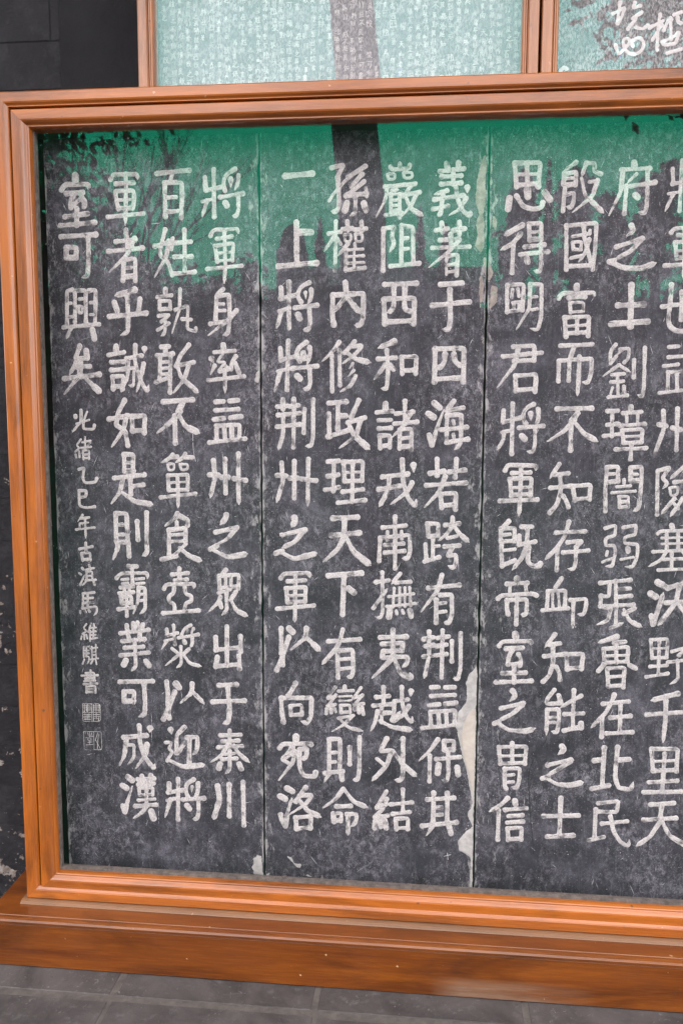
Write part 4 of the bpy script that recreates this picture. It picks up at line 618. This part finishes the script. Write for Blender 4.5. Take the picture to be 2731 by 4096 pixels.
# glazing strip round the pane, the pane, and the dark lining of the case
gask = [(-.004, -.0765), (-.004, -.094), (.009, -.0935), (.010, -.0890), (.010, -.0765)]
frame_rails('glazing_strip', gx0 - .006, gx1 + .006, gz0 - .002, gz1 + .012, gask, case, m_gasket, m_gasket)
k = MB(); k.box(gx0 - .003, gx1 + .003, -.0885, -.0825, gz0 - .006, gz1 + .006); k.build('glass_pane', m_glass, case)
k = MB(); k.box(X0 + .004, X0 + .030, -.0745, .064, Z0 + .004, EYE + .768); k.build('side_panel', wood_z, case)
k = MB(); k.box(X1 - .030, X1 - .004, -.0745, .064, Z0 + .004, EYE + .768); k.build('side_panel', wood_z, case)
k = MB(); k.box(X0 + .0305, X0 + .034, -.069, .0505, Z0 + .03, EYE + .757); k.build('inner_board', m_lining, case)
k = MB(); k.box(X0 + .031, X1 - .031, .052, .063, Z0 + .004, EYE + .757); k.build('back_board', m_lining, case)
k = MB(); k.box(X0 + .031, X1 - .031, -.0745, .064, EYE + .758, EYE + .768); k.build('top_board', wood_x, case)
k = MB(); k.box(X0 + .031, X1 - .031, -.0745, .0505, Z0 + .004, Z0 + .024); k.build('bottom_board', m_lining, case)
k = MB(); k.box(X0 + .0345, X1 - .0345, -.0800, -.0030, EYE + .7225, EYE + .7575); k.build('inner_board', m_lining, case)  # upper board added to shade the top of the slabs
# plinth: worn strip, ledge with rounded nose, base board
def sweep_x(name, prof, x0, x1, m, miter=None):
    n = len(prof); V = [(x0(y, z) if callable(x0) else x0, y, z) for y, z in prof] + [(x1, y, z) for y, z in prof]
    F = [(i, (i+1) % n, n+(i+1) % n, n+i) for i in range(n)] + [tuple(reversed(range(n))), tuple(range(n, 2*n))]
    return mesh(name, V, F, m, case)
E1 = EYE
sweep_x('worn_strip', [(.05, E1-1.3930), (-.1300, E1-1.3930), (-.1385, E1-1.3945), (-.1435, E1-1.3975), (-.1450, E1-1.4012), (.05, E1-1.4012)], X0 - .012, X1 + .012, wood_worn)
PX0, PX1 = -1.212, 1.50
ledge = [(.078, E1-1.4016), (-.195, E1-1.4020), (-.1965, E1-1.4032), (-.2000, E1-1.4025), (-.206, E1-1.4026), (-.2125, E1-1.4055), (-.2155, E1-1.4105), (-.2145, E1-1.4160), (-.2105, E1-1.4195), (-.205, E1-1.4205), (.078, E1-1.4205)]
sweep_x('plinth_top', ledge, PX0, PX1, wood_base)
k = MB(); k.box(PX0 + .005, PX1 - .005, -.2095, .076, .0022, E1 - 1.4212, .0015); k.build('base_board', wood_base, case)
# ---------------------------------------------------------------- stone slabs with their characters
SL = [(-1.059, -.4665, 'leftmost slate tablet, its left column ending in small signature characters and two square seals', 0),
      (-.4625, .1370, 'second slate tablet from the left, right edge mended with a tall pale mortar patch', 1),
      (.1410, .7440, 'third slate tablet from the left, crossed low down by a thin curved dark crack', 2),
      (.7480, 1.3500, 'blank end of the slate tablets at the right of the large case', 3)]
def slab_mesh(x0, x1, parent):
    zb, zt = EYE - 1.375, EYE + .757; nz = 110; V = []; F = []; ed = []
    xsq = [x0, x0 + .0014] + list(np.linspace(x0 + .02, x1 - .02, 14)) + [x1 - .0014, x1]; nx = len(xsq)
    for j in range(nz+1):
        z = zb + (zt-zb)*j/nz
        ja = abs(random.gauss(0, .0009)) + (.0015 if random.random() < .06 else 0); jb = abs(random.gauss(0, .0009)) + (.0015 if random.random() < .06 else 0)
        for i, x in enumerate(xsq):
            y = 0.0
            if i < 2: x += ja
            if i > nx-3: x -= jb
            if i in (0, nx-1): y = .0016
            V.append((x, y, z)); ed.append((min(abs(x-x0), abs(x1-x), z - zb + .01)*3.0, 0, 0))
    for j in range(nz):
        for i in range(nx-1):
            a = j*nx+i; F.append((a, a+1, a+1+nx, a+nx))
    n0 = len(V)
    for j in range(nz+1):
        z = zb + (zt-zb)*j/nz; V += [(V[j*nx][0], .045, z), (V[j*nx+nx-1][0], .045, z)]; ed += [(.3, 0, 0)]*2
    for j in range(nz):
        a = j*nx; b = (j+1)*nx; F.append((n0+2*j, a, b, n0+2*j+2)); a = j*nx+nx-1; b = a+nx; F.append((a, n0+2*j+1, n0+2*j+3, b))
    return mesh('slab', V, F, m_stone, parent, attrs={'edge': ed})
slabs = []
for x0, x1, lab, i in SL:
    s = empty('stone_tablet', ((x0+x1)/2, .02, EYE - 1.375), lab, 'stone tablet', 'slate tablets side by side in the large case' if i < 3 else None)
    slab_mesh(x0, x1, s); slabs.append(s)
slabs[3]['group'] = 'slate tablets side by side in the large case'
STROKES = []
for line in GLYPHS.strip().split('\n'):
    head, body = line.split('|'); si = int(head[0]); ch = head[1]
    if head[2] in '甲乙': ch = head[1:3]; wd = float(head[3:])
    else: wd = float(head[2:])
    st = parse(body, wd); STROKES.append(st)
    if wd < 4: carve('carved_seal', st, m_chalk, slabs[si], h=.0007, wob=.0002, relief=.0006, soft=.0008)
    elif wd < 11: carve('carved_character', st, m_chalk, slabs[si], h=.0011, wob=.0004, relief=.0007, soft=.0014)
    else: carve('carved_character', st, m_chalk, slabs[si])
# mends and losses
patch('mortar_patch', [(273,-1404),(226,-1462),(211,-1502),(216,-1549),(216,-1620),(172,-1675),(162,-1760),(175,-1821),(189,-1888),(224,-2017),(261,-2204),(236,-2272),(263,-2343),(218,-2391),(183,-2435),(194,-2490),(231,-2513),(257,-2525),(261,-2585),(255,-2642),(259,-2712),(272,-2718),(272,-2514),(273,-2186),(273,-1844),(273,-1574)], m_plaster, slabs[1], relief=.0016, label='tall pale grey mortar mend')
patch('mortar_patch', [(272,-1644),(230,-1673),(198,-1745),(188,-1820),(199,-1915),(232,-2030),(268,-2194),(272,-2207),(272,-1844)], m_cream, slabs[1], relief=.0026, wob=.0006, label='smoother cream mortar skin')
for q in ([(251,1308),(229,1256),(211,1162),(210,1073),(229,1016),(213,955),(225,904),(209,853),(245,813),(261,846),(261,959),(252,1016),(265,1071),(260,1161),(266,1250),(259,1305)],
          [(256,795),(272,795),(272,664),(258,733)], [(241,722),(265,653),(261,573),(245,527),(237,619)], [(254,382),(269,359),(259,307)]):
    patch('filler_patch', q, m_brown, slabs[1])
for q in ([(300,1015),(327,981),(323,913),(299,947)], [(284,795),(304,732),(312,709),(290,658),(284,664)], [(300,650),(335,641),(334,561),(303,526),(288,446),(291,549)], [(284,1283),(294,1255),(294,1149),(285,1144)]):
    patch('filler_patch', q, m_brown, slabs[2])
patch('mortar_patch', [(-1004,-2664),(-995,-2610),(-968,-2585),(-945,-2590),(-938,-2713),(-992,-2706)], m_plaster, slabs[0])
patch('mortar_patch', [(-958,198),(-938,210),(-936,140),(-965,144)], m_plaster, slabs[0])
def ink(name, pts, wmm, m, parent, fl=''):
    carve(name, parse(fl + ' ' + ' '.join('%d,%d' % p for p in pts), wmm), m, parent, h=.0008, wob=.0003, relief=.0004, soft=.0008)
ink('crack', [(661,-1813),(635,-1862),(595,-1931),(576,-1980),(569,-2051),(577,-2155),(587,-2267),(600,-2379),(611,-2485)], 4.0, m_crack, slabs[2])
ink('crack', [(661,-1813),(640,-1722),(601,-1658),(592,-1610)], 2.0, m_crack, slabs[2])
ink('scored_line', [(-1585,-1674),(-1590,-2050)], 1.4, m_dirt, slabs[0])
ink('scored_line', [(-1557,-2224),(-1558,-2426)], 1.4, m_dirt, slabs[0])
ink('scored_line', [(402,-1172),(408,-1438)], 1.3, m_dirt, slabs[2])
ink('scored_line', [(-1313,-138),(-1312,-231),(-1300,-290)], 2.2, m_dirt, slabs[0])
ink('scratched_mark', [(110,-2531),(147,-2519)], 2.0, m_dirt, slabs[1]); ink('scratched_mark', [(128,-2510),(132,-2549)], 2.0, m_dirt, slabs[1])
for q in ([(-803,-2575),(-767,-2589),(-751,-2621),(-709,-2626),(-716,-2653),(-741,-2648),(-760,-2629),(-795,-2591)], [(-703,-2690),(-671,-2688),(-639,-2706),(-677,-2704)], [(-922,-2699),(-896,-2691),(-909,-2722),(-922,-2725)]):
    patch('chipped_spot', q, m_plaster, slabs[1], h=.0016, relief=.0006, wob=.0008)
# fine loose scratches, too many to count: one object per tablet
for si in range(3):
    x0, x1 = SL[si][0], SL[si][1]; k = MB()
    for _ in range(150):
        x = random.uniform(x0+.01, x1-.01); z = EYE + random.uniform(-1.36, .70)
        a = random.gauss(math.pi/2, .35) if random.random() < .6 else random.uniform(0, math.pi); L = random.uniform(.004, .03)*random.choice((.5, 1, 1, 1.6)); wv = random.uniform(.0003, .0007)
        dx, dz = math.cos(a)*L, math.sin(a)*L; nx_, nz_ = -math.sin(a)*wv, math.cos(a)*wv; y = -.00016 - random.random()*.00008
        k.add([(x, y, z), (x+dx*.5+nx_, y, z+dz*.5+nz_), (x+dx, y, z+dz), (x+dx*.5-nx_, y, z+dz*.5-nz_)], [(0, 3, 2, 1)])
    k.build('fine_scratches', m_dirt, slabs[si], kind='stuff')
# ---------------------------------------------------------------- the two upper cases
def upper_case(x0, x1, label, gm):
    c = empty('display_case', ((x0+x1)/2, 0, EYE + .770), label, 'display case', 'smaller cases standing above the large case')
    z0, z1 = EYE + .770, EYE + 1.95
    po = [(0, -.012), (0, -.055), (.002, -.0595), (.005, -.061), (.018, -.061), (.0245, -.0595), (.0275, -.056), (.028, -.0545), (.028, -.012)]
    ps = [(0, -.014), (0, -.0535), (.0015, -.056), (.0035, -.0565), (.0052, -.0545), (.0062, -.056), (.0095, -.0555), (.0122, -.052), (.0122, -.014)]
    zz = (wood_u, wood_u)
    global case_parent
    _frame(c, 'outer_frame', x0, x1, z0, z1, po, *zz)
    _frame(c, 'sash', x0+.0288, x1-.0288, z0+.0288, z1-.0288, ps, *zz)
    a, b = x0 + .041, x1 - .041; za, zb = z0 + .041, z1 - .041
    k = MB(); f = lambda x: -.0445 - .0058*(x - (a+b)/2)
    k.add([(a, f(a), za), (b, f(b), za), (b, f(b), zb), (a, f(a), zb), (a, f(a)+.005, za), (b, f(b)+.005, za), (b, f(b)+.005, zb), (a, f(a)+.005, zb)],
          [(0,1,2,3), (5,4,7,6), (4,0,3,7), (1,5,6,2), (4,5,1,0), (3,2,6,7)])
    k.build('glass_pane', gm, c)
    k = MB(); k.box(x0+.003, x1-.003, .048, .060, z0+.003, z1-.003); k.build('back_board', m_lining, c)
    for q in (x0+.003, x1-.011): 
        k = MB(); k.box(q, q+.008, -.0115, .0475, z0+.003, z1-.003); k.build('side_panel', wood_u, c)
    return c
_frame = lambda c, n, a, b, z0, z1, p, mh, mv: frame_rails(n, a, b, z0, z1, p, c, mh, mv)
upper_case(-.769, .2495, 'upper left wooden case holding the stele of many tiny columned characters', m_glass_u)
upper_case(.2555, 1.272, 'upper right wooden case holding the stele with bold running-hand characters', m_glass_u)
sl = empty('stone_stele', (-.26, .03, EYE+.812), 'pale stele densely covered in tiny columns of white characters in the upper left case', 'stone stele')
k = MB(); k.box(-.735, .215, .010, .045, EYE+.812, EYE+1.905, .002); k.build('slab', m_stele, sl)
k = MB(); cx = -.722
chars = [s for s in STROKES if 5 <= len(s) <= 22]
while cx < .200:
    cz = EYE + 1.885 - random.random()*.006
    while cz > EYE + .818:
        s = random.choice(chars); A_ = np.concatenate([np.array(p) for p, r in s]); lo, hi = A_.min(0), A_.max(0)
        S = random.uniform(.0135, .0185) / max(hi - lo); ox = cx + random.uniform(-.0022, .0022); wd = random.uniform(.0004, .0009)
        if random.random() < .88:
            for P, R in s:
                Q = [P[0], P[len(P)//2], P[-1]] if len(P) > 2 else P
                V = []; y = .0098 - random.random()*.0004
                for i, p in enumerate(Q):
                    d = Q[min(i+1, len(Q)-1)] - Q[max(i-1, 0)]; l = max(np.hypot(*d), 1e-9); n_ = np.array((-d[1], d[0]))/l*wd*random.uniform(.8, 1.3)
                    X = ox + (p[0]-lo[0])*S; Zc = cz + (p[1]-hi[1])*S; V += [(X+n_[0], y, Zc+n_[1]), (X-n_[0], y, Zc-n_[1])]
                k.add(V, [(2*i, 2*i+1, 2*i+3, 2*i+2)[::1] for i in range(len(Q)-1)])
        cz -= (hi-lo)[1]*S + random.uniform(.002, .009)
    cx += .0208
k.build('tiny_characters', m_small, sl, kind='stuff')
sr = empty('stone_stele', (.76, .03, EYE+.812), 'dark speckled stele with bold white running-hand characters in the upper right case', 'stone stele')
k = MB(); k.box(.285, 1.235, .010, .045, EYE+.812, EYE+1.905, .002); k.build('slab', m_stele2, sr)
CUR = '911,2038 906,1989 902,1941;878,1986 939,2014 918,1963 904,1939;983,2035 976,2007 1010,2018;1019,1988 969,1957 999,1964 954,1910;993,1917 1023,1905 1050,1923;897,1835 914,1788 937,1813 978,1857 1016,1868 1039,1838 1023,1797 981,1784 950,1804 938,1825 933,1859 956,1870 983,1828;1109,1972 1101,1886 1102,1804;1061,1912 1124,1943;1077,1853 1100,1894 1120,1922;1161,1954 1168,1854;1130,1897 1149,1946 1166,1945;1177,1969 1211,1980;1195,1956 1196,1936 1213,1927;1124,1843 1178,1862 1207,1890 1192,1832 1137,1826 1128,1839;1152,1788 1219,1804;628,1723 645,1739 658,1730'.split(';')
for grp in ((0, 1), (2, 3, 4), (5,), (6, 7, 8, 9, 10, 11, 12, 13, 14), (15,)):
    st = [parse(' ' + CUR[i], 9.5)[0] for i in grp]
    st = [([p*.9958 for p in P], R) for P, R in st]
    carve('carved_character', st, m_small2, sr, face_y=.010, h=.0010, wob=.0008, relief=.0006, soft=.0012)
# ---------------------------------------------------------------- what stands across the yard (seen reflected in the glass)
def quad_leaf(k, c, s, flat=0.0):
    a = Vector((random.gauss(0, 1), random.gauss(0, 1), random.gauss(0, 1)*(1-flat))).normalized(); b = a.orthogonal().normalized(); b = Matrix.Rotation(random.uniform(0, 6.3), 3, a) @ b; d = a.cross(b)
    k.add([c + b*s, c + d*s*.5, c - b*s, c - d*s*.5], [(0, 1, 2, 3)])
def tree(kind, x, y, top, r, label, lean=0.0, n=1500, low=.3, group='trees across the yard', leaf=None, bare=.0):
    t = empty({'conifer': 'conifer_tree', 'broad': 'broadleaf_tree'}[kind], (x, y, 0), label, 'tree', group)
    k = MB(); k.tube([(x, y, -.02), (x + lean*.3, y, top*.4), (x + lean*.8, y, top*.92)], [.035*top+.04, .022*top, .02], 9)
    if kind == 'broad':
        for _ in range(9):
            z0 = top*(random.uniform(.3, .7) if low < .6 else random.uniform(.68, .8)); a = random.uniform(0, 6.3); L = r*random.uniform(.6, .95)
            k.tube([(x, y, z0), (x + math.cos(a)*L*.5, y + math.sin(a)*L*.5, z0 + L*.45), (x + math.cos(a)*L, y + math.sin(a)*L, z0 + L*.7)], [.05, .03, .01], 5)
    k.build('trunk', m_bark, t)
    k = MB()
    if kind == 'conifer':
        for i in range(n):
            u = random.random()**.6; z = top*(1 - u*(1-low)); rr = r*u*(.75 + .25*math.sin(u*46)); a = random.uniform(0, 6.3); q = rr*random.random()**.4
            quad_leaf(k, Vector((x + math.cos(a)*q, y + math.sin(a)*q, z - q*.25)), random.uniform(.08, .16)*max(.8, r/1.2), .4)
        k.build('crown', m_needle, t)
    else:
        zc = top*(1+low)/2; hz = top*(1-low)/2
        cl = []
        while len(cl) < 34:
            p = Vector([random.uniform(-1, 1) for _ in range(3)])
            if .3 < p.length < 1: cl.append(Vector((x + p.x*r*.82, y + p.y*r*.82, zc + p.z*hz*.86)))
        for i in range(n):
            c = random.choice(cl); quad_leaf(k, c + Vector([random.gauss(0, .22*r) for _ in range(3)]), (leaf or .13)*random.uniform(.7, 1.4))
        k.build('crown', m_leaf, t)
    return t
def rz(z): return z + EYE
# leaning big trunk close behind the photographer
t = empty('leaning_tree', (-.62, -6, 0), 'tall leaning tree trunk standing alone just behind the photographer', 'tree')
k = MB(); k.tube([(-.50, -6, -.03), (-.56, -6, 1.0), (-.67, -6, rz(1.92)), (-.74, -6, rz(2.57)), (-.84, -6, rz(3.6)), (-1.0, -6, 7.5), (-1.2, -6.2, 11)], [.30, .24, .215, .21, .20, .17, .10], 18)
k.build('trunk', m_bark, t)
k = MB()
for i in range(2500): quad_leaf(k, Vector((-1.2 + random.gauss(0, 1.3), -6.2 + random.gauss(0, 1.3), 12.0 + random.gauss(0, .8))), .1)
k.build('crown', m_leaf, t)
tree('conifer', -3.36, -24, rz(5.65), 1.0, 'slim conifer beside the reflected trunk, on its left')
tree('conifer', -.41, -24, rz(5.9), .9, 'slim conifer rising above the reflected hall roof at its middle')
tree('conifer', .35, -26, rz(5.9), 1.1, 'conifer right behind the slim middle conifer, a little broader')
tree('broad', 2.05, -20, rz(5.95), .45, 'small round tree at the right end of the reflected hall roof', low=.55, n=2600, leaf=.10)
tree('conifer', 2.75, -20, rz(6.0), .5, 'pointed conifer between two round trees right of the hall')
tree('broad', 3.5, -20.6, rz(6.45), .48, 'round tree reflected behind the second character column of the third tablet', low=.55, n=2600, leaf=.10)
tree('broad', 4.25, -20, rz(5.55), .42, 'lower round tree, third from the right in the reflected row', low=.55, n=2600, leaf=.10)
tree('broad', 5.35, -20, rz(6.2), .5, 'tall round tree, second from the right in the reflected row', low=.55, n=2600, leaf=.10)
tree('broad', 6.45, -19, rz(6.1), .5, 'rightmost round tree in the reflected row', low=.5, n=2600, leaf=.10)
tree('broad', 2.35, -23.5, rz(4.7), 1.0, 'narrow bushy tree closing the gap right of the reflected hall', low=.05, n=2600, leaf=.14)
tree('broad', 4.4, -23, rz(4.9), 1.5, 'broad bushy tree behind the reflected row, near its middle', low=.05, n=2600, leaf=.16)
tree('broad', 7.4, -23, rz(4.9), 1.7, 'broad bushy tree behind the right end of the reflected row', low=.05, n=2600, leaf=.16)
tree('broad', 6.9, -19.4, 14.2, 3.5, 'very tall spreading tree whose crown is reflected in the upper right case', low=.64, n=9000, leaf=.13)
for x, top, r, lab in ((-8.9, 6.7, 1.7, 'leftmost bushy tree of the low reflected treeline'), (-7.3, 6.2, 1.2, 'second bushy tree from the left of the low reflected treeline'), (-6.1, 6.5, 1.1, 'third bushy tree of the low reflected treeline'), (-4.9, 5.9, 1.1, 'bushy tree of the low treeline next to the carved pillar')):
    tree('broad', x, -26, top, r, lab, low=.05, n=4200, leaf=.14)
tree('broad', -8.3, -14, rz(5.4), 2.7, 'big dense tree reflected at the left of the large case', low=.12, n=9000, leaf=.12)
tree('broad', -6.15, -15, rz(3.4), 1.1, 'low bushy tree beside the bare tree', low=.1, n=2400, leaf=.11)
# bare winter tree
t = empty('bare_tree', (-4.95, -12, 0), 'bare winter tree with thin upswept branches, reflected at the left', 'tree')
k = MB()
def limb(p, d, L, r, dep):
    q = [p]; 
    for _ in range(3): d = (d + Vector([random.gauss(0, .07) for _ in range(3)])).normalized(); q.append(q[-1] + d*L/3)
    k.tube(q, [r, r*.85, r*.7, r*.55], 5)
    if dep > 0:
        for _ in range(3 if dep > 1 else 4):
            e = (d + Vector([random.gauss(0, .33), random.gauss(0, .33), .16])).normalized(); limb(q[random.choice((1, 2, 3, 3))], e, L*random.uniform(.55, .8), r*.58, dep-1)
limb(Vector((-4.95, -12, -.02)), Vector((0, 0, 1)), 3.3, .09, 0)
for _ in range(7): limb(Vector((-4.95, -12, 3.1)), Vector((random.gauss(0, .32), random.gauss(0, .3), 1)).normalized(), 1.45, .036, 3)
k.build('branches', m_bark, t)
# bough hanging close to the case
t = empty('overhanging_bough_tree', (-5.2, -4.6, 0), 'tree at the left whose leafy bough hangs into the upper left of the reflection', 'tree')
k = MB(); k.tube([(-5.2, -4.6, -.02), (-5.1, -4.6, 2.0), (-4.6, -4.3, rz(2.6)), (-3.4, -4.05, rz(2.35)), (-2.4, -3.95, rz(2.02))], [.16, .13, .07, .03, .008], 8); k.build('trunk', m_bark, t)
k = MB()
for (a, b, c, n_, sg) in ((-2.62, rz(1.97), .10, 40, .06), (-2.32, rz(1.92), .16, 60, .06), (-2.95, rz(2.02), .2, 60, .08), (-2.98, rz(1.45), .07, 26, .10), (-2.02, rz(2.02), .1, 22, .03), (-3.4, rz(2.2), .3, 160, .2)):
    for i in range(n_): quad_leaf(k, Vector((random.gauss(a, c), random.gauss(-4, .12), random.gauss(b, sg))), random.uniform(.028, .05))
k.build('crown', m_leaf, t)
# hall with a long level eave
h = empty('courtyard_hall', (-1.3, -30, 0), 'long low dark hall across the yard, its level roof line reflected in the glass', 'building')
k = MB(); k.box(-4.2, 1.6, -32.6, -28.6, -.02, 5.6); k.build('wall', m_hall, h)
k = MB()
k.add([(-4.7, -27.9, 5.75), (2.1, -27.9, 5.75), (2.1, -30.6, 6.75), (-4.7, -30.6, 6.75), (-4.7, -33.3, 5.75), (2.1, -33.3, 5.75)], [(0, 1, 2, 3), (3, 2, 5, 4), (0, 3, 4), (1, 5, 2), (0, 4, 5, 1)])
k.build('roof', m_roof, h)
for i in range(5):
    k = MB(); x = -4.0 + i*1.32; k.tube([(x, -28.2, -.02), (x, -28.2, 5.76)], .16, 10); k.build('column', m_hall, h)
for i in range(4):
    k = MB(); x = -3.85 + i*1.32; k.box(x, x+1.0, -28.598, -28.55, .1, 3.6); d_ = k.build('door', m_roof, h)
# carved pillar with rounded head
h = empty('stone_pillar', (-2.26, -12, 0), 'broad round-headed stone pillar reflected left of the leaning trunk', 'pillar')
k = MB(); k.box(-2.50, -2.03, -12.2, -11.8, -.02, rz(2.55), .03); k.build('shaft', m_bark, h)
k = MB()
k.tube([(-2.265, -12, rz(2.551)), (-2.265, -12, rz(2.72)), (-2.265, -12, rz(2.86)), (-2.265, -12, rz(2.95))], [.225, .20, .14, .04], 16); k.build('cap', m_bark, h)
for i, (x, z) in enumerate(((-12.5, 5.2), (9.5, 6.0), (12.5, 5.4))):
    tree('broad', x, -24, z, 2.2, ('far left bushy tree beyond the reflected treeline', 'bushy tree beyond the right end of the reflected row', 'farthest bushy tree to the right of the yard')[i], low=.05, n=2200, leaf=.2)
k = MB(); k.box(-30, 30, -36.3, -36, -.03, 5.9); yw = empty('courtyard_wall', (0, -36, 0), 'grey wall closing the far side of the yard', 'wall'); k.build('wall_face', m_joint, yw)
# loose grit and plaster crumbs on the paving
k = MB()
for _ in range(140):
    x = random.uniform(-1.6, 1.0); y = -.225 - abs(random.gauss(0, .16)); r = random.uniform(.0008, .0026)
    k.add([(x - r, y - r*.7, .0002), (x + r, y - r*.5, .0002), (x + r*.6, y + r, .0002), (x - r*.8, y + r*.6, .0002), (x + r*.1, y, .0006 + r*.9)], [(0, 1, 4), (1, 2, 4), (2, 3, 4), (3, 0, 4)])
k.build('grit', m_bed, ground, kind='stuff')
